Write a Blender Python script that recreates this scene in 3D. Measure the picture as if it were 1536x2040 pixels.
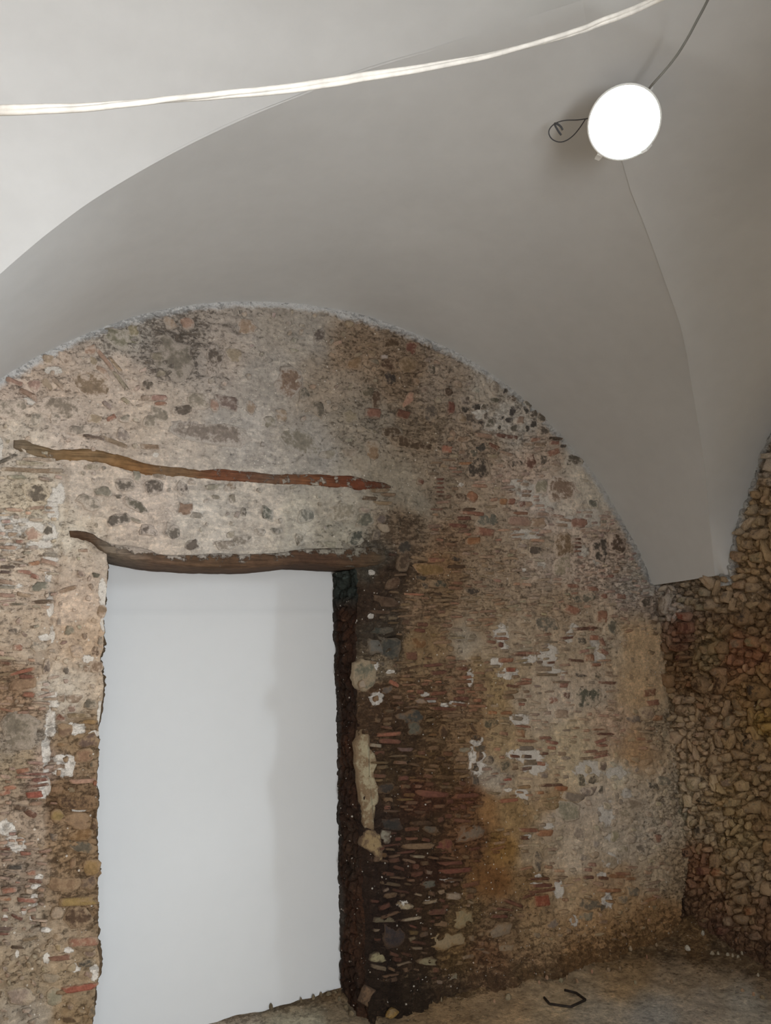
import bpy, math, random
import numpy as np

random.seed(7)
rng = np.random.default_rng(11)
scene = bpy.context.scene
col = scene.collection
for o in list(bpy.data.objects):
    bpy.data.objects.remove(o, do_unlink=True)

# ---------------------------------------------------------------- camera
F = 1530.0                                   # focal length for a 1536x2040 frame
CAM = np.array([-3.2119, -3.2903, 1.5])
YAW, PITCH, ROLL = 0.4384, 0.1879, -0.0333
fw = np.array([math.sin(YAW)*math.cos(PITCH), math.cos(YAW)*math.cos(PITCH), math.sin(PITCH)])
r0 = np.array([math.cos(YAW), -math.sin(YAW), 0.0]); u0 = np.cross(r0, fw)
rt = math.cos(ROLL)*r0 + math.sin(ROLL)*u0
up = -math.sin(ROLL)*r0 + math.cos(ROLL)*u0
cd = bpy.data.cameras.new('camera'); cam = bpy.data.objects.new('camera', cd); col.objects.link(cam)
cd.sensor_fit = 'VERTICAL'; cd.sensor_height = 36.0; cd.lens = 36.0*F/2040.0
cd.clip_start = 0.02; cd.clip_end = 100
from mathutils import Matrix, Vector
cam.matrix_world = Matrix(((rt[0], up[0], -fw[0], CAM[0]), (rt[1], up[1], -fw[1], CAM[1]),
                           (rt[2], up[2], -fw[2], CAM[2]), (0, 0, 0, 1)))
scene.camera = cam

# ---------------------------------------------------------------- sky, daylight, exposure
w = bpy.data.worlds.new('sky'); scene.world = w; w.use_nodes = True
w.node_tree.nodes['Background'].inputs['Color'].default_value = (0.80, 0.90, 1.0, 1)
w.node_tree.nodes['Background'].inputs['Strength'].default_value = 1.0
def area_light(name, loc, target, sx, sy, power, color):
    d = bpy.data.lights.new(name, 'AREA'); d.shape = 'RECTANGLE'; d.size = sx; d.size_y = sy
    d.energy = power; d.color = color
    o = bpy.data.objects.new(name, d); col.objects.link(o); o.location = loc
    o.rotation_euler = (Vector(target)-Vector(loc)).to_track_quat('-Z', 'Y').to_euler()
    return o
# daylight thrown up by the sunlit pavement in front of the entrance behind the viewer
area_light('entrance_daylight', (-2.45, -5.6, 0.7), (-2.3, -1.2, 2.6), 1.5, 1.5, 262.0, (0.96, 0.98, 1.0))
# open sky seen through the same entrance
area_light('entrance_sky', (-4.5, -5.9, 2.6), (-0.9, -0.8, 0.8), 1.8, 1.4, 145.0, (0.93, 0.97, 1.0))
# open sky beyond the window in the right-hand wall, outside the frame
area_light('window_sky', (1.5, -2.0, 2.62), (-2.0, -2.0, 2.15), 1.8, 0.9, 430.0, (0.82, 0.92, 1.0))
vs = scene.view_settings
vs.view_transform = 'Standard'; vs.look = 'None'; vs.exposure = 0.0; vs.gamma = 1.0
vs.use_curve_mapping = False

# ---------------------------------------------------------------- helpers
def srgb(c):
    c = np.asarray(c, float)/255.0
    return np.where(c <= 0.04045, c/12.92, ((c+0.055)/1.055)**2.4)

def ray(px, py):
    return fw[None, :] + ((np.asarray(px, float)-768)/F)[:, None]*rt + ((1020-np.asarray(py, float))/F)[:, None]*up
def onY(px, py, Y=0.0):
    d = ray(px, py); t = (Y-CAM[1])/d[:, 1]; return CAM + t[:, None]*d
def onX(px, py, X=0.0):
    d = ray(px, py); t = (X-CAM[0])/d[:, 0]; return CAM + t[:, None]*d
def onZ(px, py, Z=0.0):
    d = ray(px, py); t = (Z-CAM[2])/d[:, 2]; return CAM + t[:, None]*d
def along(px, py, dist):
    d = ray([px], [py])[0]; d = d/np.linalg.norm(d); return CAM + d*dist
def proj(P):
    d = np.asarray(P)-CAM; z = np.maximum(d@fw, 0.05)
    return 768+F*(d@rt)/z, 1020-F*(d@up)/z

def _h(ix, iy, s):
    n = (ix*374761393 + iy*668265263 + s*1442695041) & 0x7fffffff
    n = ((n ^ (n >> 13))*1274126177) & 0x7fffffff
    return ((n ^ (n >> 16)) & 0xffff)/65535.0
def vnoise(x, y, s=0):
    ix = np.floor(x).astype(np.int64); iy = np.floor(y).astype(np.int64)
    fx = x-ix; fy = y-iy; fx = fx*fx*(3-2*fx); fy = fy*fy*(3-2*fy)
    a = _h(ix, iy, s); b = _h(ix+1, iy, s); c = _h(ix, iy+1, s); d = _h(ix+1, iy+1, s)
    return (a+(b-a)*fx)*(1-fy) + (c+(d-c)*fx)*fy
def fbm(x, y, s=0, o=4):
    t = 0; a = 0.5; n = 0
    for k in range(o):
        t = t + a*(vnoise(x, y, s+k*17)*2-1); n += a; a *= 0.5; x = x*2.03+3.1; y = y*2.03+1.7
    return t/n
def worley(x, y, s=0):
    ix = np.floor(x).astype(np.int64); iy = np.floor(y).astype(np.int64)
    f1 = np.full(x.shape, 9.0); f2 = f1.copy(); idv = np.zeros(x.shape)
    for dx in (-1, 0, 1):
        for dy in (-1, 0, 1):
            cx = ix+dx; cy = iy+dy
            d = np.hypot(cx+0.15+0.7*_h(cx, cy, s)-x, cy+0.15+0.7*_h(cx, cy, s+5)-y)
            m = d < f1
            f2 = np.where(m, f1, np.minimum(f2, d)); idv = np.where(m, _h(cx, cy, s+9), idv); f1 = np.where(m, d, f1)
    return f1, f2, idv

def new_obj(name, me, mat=None, parent=None, kind=None, label=None, cat=None, group=None):
    o = bpy.data.objects.new(name, me); col.objects.link(o)
    if mat is not None: me.materials.append(mat)
    if parent is not None: o.parent = parent
    if kind: o['kind'] = kind
    if label: o['label'] = label
    if cat: o['category'] = cat
    if group: o['group'] = group
    return o
def empty(name, loc, label, cat, group=None):
    o = bpy.data.objects.new(name, None); col.objects.link(o); o.location = loc
    o['label'] = label; o['category'] = cat
    if group: o['group'] = group
    o.empty_display_size = 0.05
    return o
def mesh_np(name, V, faces, colors=None, extra=None, smooth=True):
    """faces: (n,4) or (n,3) int array"""
    V = np.asarray(V, np.float32); Fc = np.asarray(faces, np.int32); k = Fc.shape[1]
    me = bpy.data.meshes.new(name)
    me.vertices.add(len(V)); me.vertices.foreach_set('co', V.ravel())
    me.loops.add(Fc.size); me.loops.foreach_set('vertex_index', Fc.ravel())
    me.polygons.add(len(Fc)); me.polygons.foreach_set('loop_start', np.arange(0, Fc.size, k, dtype=np.int32))
    if smooth: me.polygons.foreach_set('use_smooth', np.ones(len(Fc), bool))
    me.update(calc_edges=True)
    if colors is not None: add_col(me, colors)
    if extra:
        for n_, v in extra.items():
            a = me.attributes.new(n_, 'FLOAT', 'POINT'); a.data.foreach_set('value', np.asarray(v, np.float32))
    return me
def add_dust(me, dust, edge):
    a = me.attributes.new('Dust', 'FLOAT_COLOR', 'POINT'); c4 = np.ones((len(me.vertices), 4), np.float32); c4[:, :3] = dust
    a.data.foreach_set('color', c4.ravel())
    a = me.attributes.new('Edge', 'FLOAT', 'POINT'); a.data.foreach_set('value', np.asarray(np.broadcast_to(edge, (len(me.vertices),)), np.float32))
def add_col(me, c):
    a = me.attributes.new('Col', 'FLOAT_COLOR', 'POINT')
    c4 = np.ones((len(me.vertices), 4), np.float32); c4[:, :3] = c
    a.data.foreach_set('color', c4.ravel())
def grid_faces(nu, nv, flip=False):
    i = np.arange(nu-1)[:, None]*nv + np.arange(nv-1)[None, :]
    i = i.ravel(); f = np.stack([i, i+nv, i+nv+1, i+1], 1)
    return f[:, ::-1] if flip else f
def compact(V, faces, *arrs):
    used = np.unique(faces); m = np.full(len(V), -1, np.int64); m[used] = np.arange(len(used))
    return (V[used], m[faces]) + tuple(a[used] for a in arrs)
def tube(pts, rad, seg=8, close=False, cap=True):
    pts = np.asarray(pts, float); n = len(pts)
    rad = np.broadcast_to(np.asarray(rad, float), (n,))
    T = np.gradient(pts, axis=0); T /= np.linalg.norm(T, axis=1)[:, None]
    ref = np.array([0, 0, 1.0]) if abs(T[0][2]) < 0.9 else np.array([1.0, 0, 0])
    V = []; N = np.cross(T[0], ref); N /= np.linalg.norm(N)
    for i in range(n):
        N = N - T[i]*(N@T[i]); N /= np.linalg.norm(N); B = np.cross(T[i], N)
        for k in range(seg):
            a = 2*math.pi*k/seg; V.append(pts[i]+rad[i]*(math.cos(a)*N+math.sin(a)*B))
    fs = []
    for i in range(n-1):
        for k in range(seg):
            k2 = (k+1) % seg; fs.append((i*seg+k, i*seg+k2, (i+1)*seg+k2, (i+1)*seg+k))
    if cap:
        fs.append(tuple(range(seg-1, -1, -1))); fs.append(tuple((n-1)*seg+k for k in range(seg)))
    return V, fs
def py_mesh(name, V, fs, smooth=True):
    me = bpy.data.meshes.new(name); me.from_pydata([tuple(v) for v in V], [], fs); me.update()
    if smooth:
        for p in me.polygons: p.use_smooth = True
    return me
def spline(pts, n):
    P = np.asarray(pts, float); m = len(P); out = []
    Q = np.vstack([2*P[0]-P[1], P, 2*P[-1]-P[-2]])
    for t in np.linspace(0, m-1, n):
        i = min(int(t), m-2); f = t-i; a, b, c, d = Q[i], Q[i+1], Q[i+2], Q[i+3]
        out.append(0.5*((2*b)+(-a+c)*f+(2*a-5*b+4*c-d)*f*f+(-a+3*b-3*c+d)*f**3))
    return np.array(out)

# ---------------------------------------------------------------- materials
class NT:
    def __init__(s, name):
        s.m = bpy.data.materials.new(name); s.m.use_nodes = True; s.t = s.m.node_tree
        s.b = s.t.nodes['Principled BSDF']; s.co = s.t.nodes.new('ShaderNodeTexCoord')
    def n(s, ty, **k):
        x = s.t.nodes.new(ty)
        for a, v in k.items(): setattr(x, a, v)
        return x
    def l(s, a, b): s.t.links.new(a, b)
    def noise(s, scale, detail=4, rough=0.55, vec=None):
        x = s.n('ShaderNodeTexNoise'); x.inputs['Scale'].default_value = scale
        x.inputs['Detail'].default_value = detail; x.inputs['Roughness'].default_value = rough
        s.l(vec if vec is not None else s.co.outputs['Object'], x.inputs['Vector']); return x.outputs['Fac']
    def ramp(s, fac, stops):
        x = s.n('ShaderNodeValToRGB'); e = x.color_ramp.elements
        while len(e) < len(stops): e.new(0.5)
        for i, (p, c) in enumerate(stops):
            e[i].position = p; e[i].color = (c, c, c, 1) if isinstance(c, (int, float)) else (*c, 1)
        s.l(fac, x.inputs['Fac']); return x.outputs['Color']
    def mix(s, a, b, fac, mode='MIX'):
        x = s.n('ShaderNodeMix', data_type='RGBA', blend_type=mode)
        for v, k in ((fac, 'Factor'), (a, 'A'), (b, 'B')):
            i = [q for q in x.inputs if q.name == k and (q.type == 'RGBA' if k != 'Factor' else q.type == 'VALUE')][0]
            if hasattr(v, 'node'): s.l(v, i)
            elif isinstance(v, (int, float)): i.default_value = v
            else: i.default_value = (*v, 1)
        return [q for q in x.outputs if q.type == 'RGBA'][0]
    def math(s, op, a, b=None, clamp=False):
        x = s.n('ShaderNodeMath', operation=op); x.use_clamp = clamp
        for i, v in enumerate((a, b)):
            if v is None: continue
            if hasattr(v, 'node'): s.l(v, x.inputs[i])
            else: x.inputs[i].default_value = v
        return x.outputs[0]
    def attr(s, name):
        x = s.n('ShaderNodeAttribute'); x.attribute_name = name; return x
    def bump(s, h, strength, dist):
        x = s.n('ShaderNodeBump'); x.inputs['Strength'].default_value = strength; x.inputs['Distance'].default_value = dist
        s.l(h, x.inputs['Height']); s.l(x.outputs['Normal'], s.b.inputs['Normal'])
    def out(s, color, rough=0.9):
        if hasattr(color, 'node'): s.l(color, s.b.inputs['Base Color'])
        else: s.b.inputs['Base Color'].default_value = (*color, 1)
        s.b.inputs['Roughness'].default_value = rough
        s.b.inputs['Specular IOR Level'].default_value = 0.2
        return s.m

def mat_plaster(name, c, blotch=0.06, b=0.25):
    t = NT(name); n1 = t.noise(1.6, 5); n2 = t.noise(14, 6)
    k = t.ramp(n1, [(0.25, 1-blotch*1.6), (0.75, 1.0)]); k2 = t.ramp(n2, [(0.3, 1-blotch*0.5), (0.7, 1.0)])
    cc = t.mix(t.mix(c, k, 1.0, 'MULTIPLY'), k2, 1.0, 'MULTIPLY')
    t.bump(t.math('ADD', n1, t.math('MULTIPLY', n2, 0.15)), b, 0.02)
    return t.out(cc, 0.85)
def mat_masonry(name, var=0.35, fleck=0.7, scale=1.0):
    t = NT(name); a = t.attr('Col').outputs['Color']
    n1 = t.noise(9*scale, 6, 0.65); n2 = t.noise(46*scale, 7, 0.7); n3 = t.noise(190*scale, 3, 0.6)
    k1 = t.ramp(n1, [(0.3, 1-var), (0.72, 1+var*0.35)]); k2 = t.ramp(n2, [(0.28, 1-var*1.3), (0.5, 1.0), (0.75, 1+var*0.45)])
    c = t.mix(t.mix(a, k1, 1.0, 'MULTIPLY'), k2, 1.0, 'MULTIPLY')
    # warm / cool drift of the mortar
    n4 = t.noise(3.3*scale, 4); c = t.mix(c, t.ramp(n4, [(0.3, (1.0, 0.965, 0.92)), (0.7, (0.98, 1.0, 1.02))]), 0.8, 'MULTIPLY')
    # shade of open mortar crevices painted in with dark grit, as short horizontal streaks
    rg = t.attr('Rough').outputs['Fac']
    mp = t.n('ShaderNodeMapping'); mp.inputs['Scale'].default_value = (22, 22, 58); t.l(t.co.outputs['Object'], mp.inputs['Vector'])
    d1 = t.noise(1.0, 6, 0.72, mp.outputs['Vector']); d2 = t.noise(75*scale, 6, 0.75)
    dk = t.math('ADD', t.math('MULTIPLY', d1, 0.55), t.math('MULTIPLY', d2, 0.45))
    dk = t.math('ADD', dk, t.math('MULTIPLY', t.math('SUBTRACT', rg, 0.45), 0.26))
    dm = t.ramp(dk, [(0.53, 0.0), (0.63, 1.0)])
    c = t.mix(c, t.mix(c, (0.28, 0.24, 0.21), 1.0, 'MULTIPLY'), t.math('MULTIPLY', dm, 0.75))
    pl = t.ramp(dk, [(0.36, 1.0), (0.44, 0.0)])
    c = t.mix(c, t.mix(c, (1.45, 1.42, 1.38), 1.0, 'MULTIPLY'), t.math('MULTIPLY', pl, 0.8))
    # lime crust: smooth field, ragged edge
    lm = t.attr('Lime').outputs['Fac']
    e = t.math('ADD', lm, t.math('MULTIPLY', t.math('SUBTRACT', n2, 0.5), 0.9))
    e = t.math('ADD', e, t.math('MULTIPLY', t.math('SUBTRACT', t.noise(19, 5), 0.5), 0.9))
    lime = t.ramp(e, [(0.47, 0.0), (0.56, 1.0)])
    lc = t.mix((0.70, 0.65, 0.58), (0.54, 0.48, 0.42), t.ramp(n3, [(0.4, 0.0), (0.7, 1.0)]))
    c = t.mix(c, lc, t.math('MULTIPLY', lime, 0.9))
    # plaster smeared on to the masonry along the edge of the vault
    rm = t.math('ADD', t.attr('Rim').outputs['Fac'], t.math('ADD', t.math('MULTIPLY', t.math('SUBTRACT', n2, 0.5), 0.8), t.math('MULTIPLY', t.math('SUBTRACT', n1, 0.5), 0.9)))
    c = t.mix(c, t.mix((0.60, 0.60, 0.59), (0.44, 0.43, 0.42), t.ramp(n3, [(0.35, 0.0), (0.7, 1.0)])), t.math('MULTIPLY', t.ramp(rm, [(0.38, 0.0), (0.72, 1.0)]), 0.9))
    # small white lime grains
    v = t.n('ShaderNodeTexVoronoi'); v.inputs['Scale'].default_value = 62; t.l(t.co.outputs['Object'], v.inputs['Vector'])
    sp = t.n('ShaderNodeSeparateColor'); t.l(v.outputs['Color'], sp.inputs['Color'])
    g = t.math('MULTIPLY', t.math('LESS_THAN', v.outputs['Distance'], t.math('MULTIPLY', sp.outputs['Green'], 0.26)), t.math('GREATER_THAN', sp.outputs['Red'], 0.72))
    c = t.mix(c, (0.62, 0.56, 0.48), t.math('MULTIPLY', g, fleck))
    h = t.math('ADD', t.math('ADD', t.math('MULTIPLY', n2, 0.8), t.math('MULTIPLY', n3, 0.25)), t.math('MULTIPLY', lime, 0.12))
    t.bump(t.math('SUBTRACT', h, t.math('MULTIPLY', dm, 0.35)), 0.9, 0.014)
    return t.out(c, 0.95)
def mat_piece(name, var=0.3, scale=60, lim=0.25, thr=0.50):
    """stone or brick: own colour from the mesh, grain, and a ragged film of the surrounding mortar"""
    t = NT(name); a = t.attr('Col').outputs['Color']; du = t.attr('Dust').outputs['Color']; ed = t.attr('Edge').outputs['Fac']
    geo = t.n('ShaderNodeNewGeometry'); pos = geo.outputs['Position']
    n1 = t.noise(scale, 6, 0.65, pos); n2 = t.noise(scale*0.3, 5, 0.6, pos); n3 = t.noise(scale*3.2, 3, 0.6, pos)
    c = t.mix(a, t.ramp(n1, [(0.28, 1-var*1.2), (0.75, 1+var*0.5)]), 1.0, 'MULTIPLY')
    c = t.mix(c, t.ramp(n2, [(0.3, 1-var*0.6), (0.7, 1+var*0.3)]), 1.0, 'MULTIPLY')
    e = t.math('ADD', t.math('ADD', t.math('MULTIPLY', n2, 0.55), t.math('MULTIPLY', n1, 0.45)), t.math('MULTIPLY', ed, 0.16))
    f = t.ramp(e, [(thr, 0.0), (thr+0.10, 1.0)])
    du2 = t.mix(du, t.ramp(n3, [(0.3, 0.75), (0.7, 1.12)]), 1.0, 'MULTIPLY')
    c = t.mix(c, du2, t.math('MULTIPLY', f, lim))
    t.bump(t.math('ADD', n1, t.math('MULTIPLY', n3, 0.3)), 0.8, 0.010)
    return t.out(c, 0.92)
def mat_wood(name):
    t = NT(name); a = t.attr('Col').outputs['Color']
    mp = t.n('ShaderNodeMapping'); mp.inputs['Scale'].default_value = (3, 30, 42); t.l(t.co.outputs['Object'], mp.inputs['Vector'])
    n1 = t.noise(2.2, 7, 0.65, mp.outputs['Vector']); n2 = t.noise(30, 5)
    c = t.mix(a, t.ramp(n1, [(0.3, 0.5), (0.55, 1.0), (0.8, 1.25)]), 1.0, 'MULTIPLY')
    c = t.mix(c, t.ramp(n2, [(0.3, 0.7), (0.7, 1.1)]), 1.0, 'MULTIPLY')
    n3 = t.noise(24, 6, 0.7); e = t.math('ADD', n3, t.math('MULTIPLY', t.math('SUBTRACT', t.attr('Edge').outputs['Fac'], 0.5), 0.4))
    f = t.ramp(e, [(0.52, 0.0), (0.60, 1.0)]); n4 = t.noise(110, 4)
    c = t.mix(c, t.mix(t.attr('Dust').outputs['Color'], t.ramp(n4, [(0.3, 0.7), (0.7, 1.1)]), 1.0, 'MULTIPLY'), t.math('MULTIPLY', f, 0.9))
    t.bump(t.math('ADD', t.math('ADD', n1, t.math('MULTIPLY', n2, 0.4)), t.math('MULTIPLY', f, 0.5)), 1.0, 0.014)
    return t.out(c, 0.85)
def mat_plain(name, c, rough=0.5, var=0.12, scale=40, metal=0.0):
    t = NT(name); n1 = t.noise(scale, 4); k = t.ramp(n1, [(0.3, 1-var), (0.7, 1.0)])
    t.b.inputs['Metallic'].default_value = metal
    return t.out(t.mix(c, k, 1.0, 'MULTIPLY'), rough)

M_vault = mat_plaster('vault_plaster', (0.61, 0.61, 0.605), 0.075, 0.22)
M_niche = mat_plaster('niche_plaster', (0.585, 0.59, 0.59), 0.025, 0.08)
M_mas = mat_masonry('rubble_mortar', 0.34, 0.75)
M_mas2 = mat_masonry('earth_mortar', 0.45, 0.35)
M_stone = mat_piece('rubble_stone', 0.34, 55, 0.85)
M_brick = mat_piece('brick_fragment', 0.30, 70, 0.75, 0.545)
M_earth_stone = mat_piece('earthy_stone', 0.40, 60, 0.8, 0.46)
M_lime = mat_piece('lime_crust', 0.26, 60, 0.85, 0.47)
M_wood = mat_wood('old_timber')
# ================================================================ THE VAULT
XC, RB, ZB = -1.95, 2.048, 1.155          # barrel: centre line, radius, height of centre
ZS = 1.858                                 # springing
YM = -1.942                                # centre line of the side lunettes
KU = np.array([0.026, .30, .565, .668, .774, .985, 1.168, 1.317, 1.452, 1.627, 1.795, 1.95])
KY = np.array([-.44, -.70, -.917, -1.004, -1.085, -1.215, -1.335, -1.43, -1.535, -1.655, -1.79, YM])
def zb(x): return ZB + np.sqrt(np.maximum(RB**2-(x-XC)**2, 0.0))
def zr(y): return np.maximum(1.553 + np.sqrt(np.maximum(1.4745**2-(y-YM)**2, 0.0)), ZS)
def groin_y(u): return np.interp(u, KU, KY)
def groin_u(y): return np.interp(-y, -KY, KU)
def build_vault():
    Vs, Fs, off = [], [], 0
    def add(P, nu, nv, flip=False):
        nonlocal off
        Vs.append(P.reshape(-1, 3)); Fs.append(grid_faces(nu, nv, flip)+off); off += nu*nv
    nx, ny = 201, 61
    th = np.linspace(-1, 1, nx); x = XC + 1.924*np.sin(th*math.pi/2)
    u = 1.95-np.abs(x-XC)
    t = np.linspace(0, 1, ny)
    for side in (0, 1):
        y0 = 0.06; y1 = groin_y(u)
        Y = y0+(y1[:, None]-y0)*t[None, :]; X = np.repeat(x[:, None], ny, 1); Z = zb(X)
        if side: Y = 2*YM-Y
        P = np.stack([X, Y, Z], -1)
        P[..., 2] += 0.006*fbm(X*1.7, Y*1.7, 3, 3)
        add(P, nx, ny, side == 1)
    y = np.concatenate([np.linspace(-.44, YM, 81), 2*YM-np.linspace(-.44, YM, 81)[::-1][1:]]); n = len(y)
    ym = np.where(y < YM, 2*YM-y, y); ug = groin_u(ym); t = np.concatenate([np.linspace(0, 1, 41), [1.012]])
    for side in (0, 1):
        xg = -ug; zg = zb(xg); za = zr(ym)
        s = np.concatenate([[-0.03], t]); X = xg[:, None]*s[None, :]; X[:, 0] = 0.06
        Z = za[:, None]+(zg-za)[:, None]*np.clip(s, 0, 2)[None, :]
        Yy = np.repeat(y[:, None], X.shape[1], 1)
        Z = Z + 0.006*fbm(X*1.7, Yy*1.7, 3, 3)*np.clip(s, 0, 1)[None, :]
        if side: X = 2*XC-X
        add(np.stack([X, Yy, Z], -1), n, X.shape[1], side == 1)
    # undersides of the four springers, projecting a little past the stripped walls
    for sx in (0, 1):
        for sy in (0, 1):
            yy = np.linspace(0.06, -0.46, 14); xx = np.array([-0.026, 0.06])
            X, Yy = np.meshgrid(xx, yy, indexing='ij'); Z = np.full(X.shape, ZS+0.001)
            if sx: X = 2*XC-X
            if sy: Yy = 2*YM-Yy
            add(np.stack([X, Yy, Z], -1), 2, 14, (sx+sy) % 2 == 0)
    me = mesh_np('ceiling', np.vstack(Vs), np.vstack(Fs))
    return new_obj('ceiling', me, M_vault, kind='structure', label='smooth white plastered vault with side lunettes meeting at groin lines')
ceiling = build_vault()

# ================================================================ COLOUR ZONES OF THE BACK WALL (frame x, y, sRGB, roughness)
ZONES = np.array([
 (20,760,186,166,150,.5),(120,740,182,162,144,.45),(250,760,184,166,150,.35),(250,680,160,150,138,.6),(350,700,150,138,126,.7),
 (330,850,180,164,148,.3),(450,720,165,152,140,.4),(520,740,158,150,141,.25),(500,880,160,152,143,.2),(600,680,156,146,134,.3),
 (620,900,150,142,132,.3),(660,760,150,134,116,.4),(700,700,146,122,98,.5),(800,760,140,116,92,.6),(720,850,140,128,112,.5),
 (880,760,158,140,122,.5),(850,850,140,120,98,.6),(960,760,168,156,142,.4),(1020,830,178,168,156,.6),(940,880,158,136,114,.6),
 (1040,940,178,156,138,.5),(1100,900,176,156,138,.5),(1150,900,168,160,148,.3),(1180,960,172,162,148,.3),(1090,1000,184,168,156,.4),
 (30,880,186,170,152,.4),(150,870,184,166,150,.4),(60,1000,186,168,142,.5),(100,1060,196,182,162,.4),(40,1090,188,170,150,.6),
 (170,960,176,160,144,.2),(300,1010,178,162,148,.15),(420,1030,174,164,152,.15),(520,1000,168,158,146,.15),(600,1030,164,156,142,.2),
 (680,990,158,148,132,.3),(690,1060,146,138,122,.4),(790,960,138,126,108,.3),(830,1000,136,124,106,.3),(800,1060,122,100,78,.7),
 (880,1010,142,122,100,.5),(900,1080,146,116,88,.6),(880,1130,140,106,72,.5),(950,1130,148,124,98,.5),(1000,1150,154,132,108,.5),
 (1090,1130,168,150,134,.5),(1200,1120,172,152,136,.6),(1260,1150,176,160,148,.6),(1050,1080,160,142,122,.4),(960,1000,158,138,116,.4),
 (90,1150,182,162,142,.4),(60,1250,174,154,132,.4),(140,1200,182,160,140,.2),(160,1280,176,150,124,.35),(120,1370,180,166,148,.3),
 (30,1380,146,116,88,.6),(50,1470,138,126,112,.6),(30,1530,150,130,104,.5),(150,1480,138,112,82,.5),(90,1540,160,136,118,.5),
 (130,1590,126,96,66,.6),(50,1640,158,136,114,.5),(150,1700,132,104,74,.6),(40,1740,150,130,110,.5),(150,1790,130,104,76,.6),
 (40,1850,150,132,110,.4),(120,1870,152,130,104,.4),(50,1950,146,126,100,.4),(140,1950,146,124,96,.4),(60,2030,146,132,114,.3),(150,2030,138,112,80,.4),
 (740,1120,96,88,76,.8),(780,1160,92,72,54,.9),(730,1200,84,64,48,.9),(860,1190,138,110,80,.6),(830,1220,140,112,84,.6),
 (930,1280,152,138,118,.15),(840,1290,136,108,74,.4),(760,1260,88,76,62,.9),(740,1330,130,112,88,.6),(980,1220,154,130,102,.5),
 (1040,1270,158,138,114,.4),(1140,1300,160,140,116,.3),(1100,1220,156,134,110,.5),(1210,1280,164,146,124,.5),(1270,1290,160,134,102,.1),
 (1270,1370,160,134,102,.1),(1180,1380,162,144,124,.4),(830,1360,138,106,74,.7),(760,1400,112,82,56,.8),(920,1380,140,108,78,.6),
 (980,1380,150,124,86,.4),(1060,1400,162,144,122,.3),(1110,1400,170,154,136,.2),(740,1460,96,70,48,.8),(800,1470,100,74,50,.8),
 (880,1460,122,92,60,.7),(940,1480,140,108,74,.5),(1000,1480,150,126,92,.3),(1130,1480,164,146,118,.2),(1150,1530,168,150,122,.2),
 (1240,1450,166,140,116,.4),(1260,1490,152,120,86,.2),(790,1540,98,74,48,.8),(880,1540,116,86,54,.7),(970,1560,150,136,118,.1),
 (1060,1560,164,142,114,.3),(1100,1590,146,118,84,.4),(1230,1550,176,160,138,.3),(1180,1600,164,148,130,.3),(840,1590,110,68,46,.8),
 (920,1600,116,74,46,.7),(960,1625,136,98,58,.3),(1030,1620,140,110,70,.3),(1130,1630,154,138,120,.2),(1260,1600,162,146,126,.4),
 (760,1640,72,54,42,.9),(850,1660,96,70,46,.8),(940,1680,110,74,46,.6),(1000,1690,136,98,48,.4),(1060,1700,146,126,100,.3),
 (1140,1700,160,144,124,.2),(1230,1680,158,144,126,.3),(1300,1650,170,154,134,.5),(760,1740,72,52,40,.9),(850,1730,92,60,42,.8),
 (990,1760,114,76,40,.3),(1060,1760,130,100,64,.5),(1130,1780,154,128,96,.3),(1210,1750,150,122,92,.4),(1300,1750,158,138,112,.4),
 (760,1820,66,48,38,.9),(860,1810,96,72,48,.9),(930,1830,122,96,62,.7),(1010,1840,118,92,64,.6),(1070,1860,140,112,78,.5),
 (1150,1850,142,110,74,.4),(1220,1800,146,116,80,.4),(1300,1830,138,104,66,.4),(740,1900,64,48,38,.9),(830,1900,88,66,46,.9),
 (900,1900,120,92,56,.7),(980,1900,116,82,54,.6),(1060,1900,136,106,74,.5),(1150,1900,136,100,62,.4),(1250,1860,132,98,60,.4),(1350,1840,128,94,58,.4),
 (740,1980,66,50,38,.9),(830,1980,76,60,44,.8),(900,1970,98,76,54,.7),(980,1950,116,88,62,.5),(1060,1940,122,94,62,.5),(760,2030,66,50,36,.8),
 (-150,900,186,168,150,.4),(-150,1500,150,130,108,.5),(-150,2000,146,126,100,.4),(-150,600,180,162,146,.4),
 (1330,1200,160,142,126,.7),(1330,1450,160,138,110,.6),(1340,1600,168,150,126,.6),(1350,1750,150,126,96,.6)], float)
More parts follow.
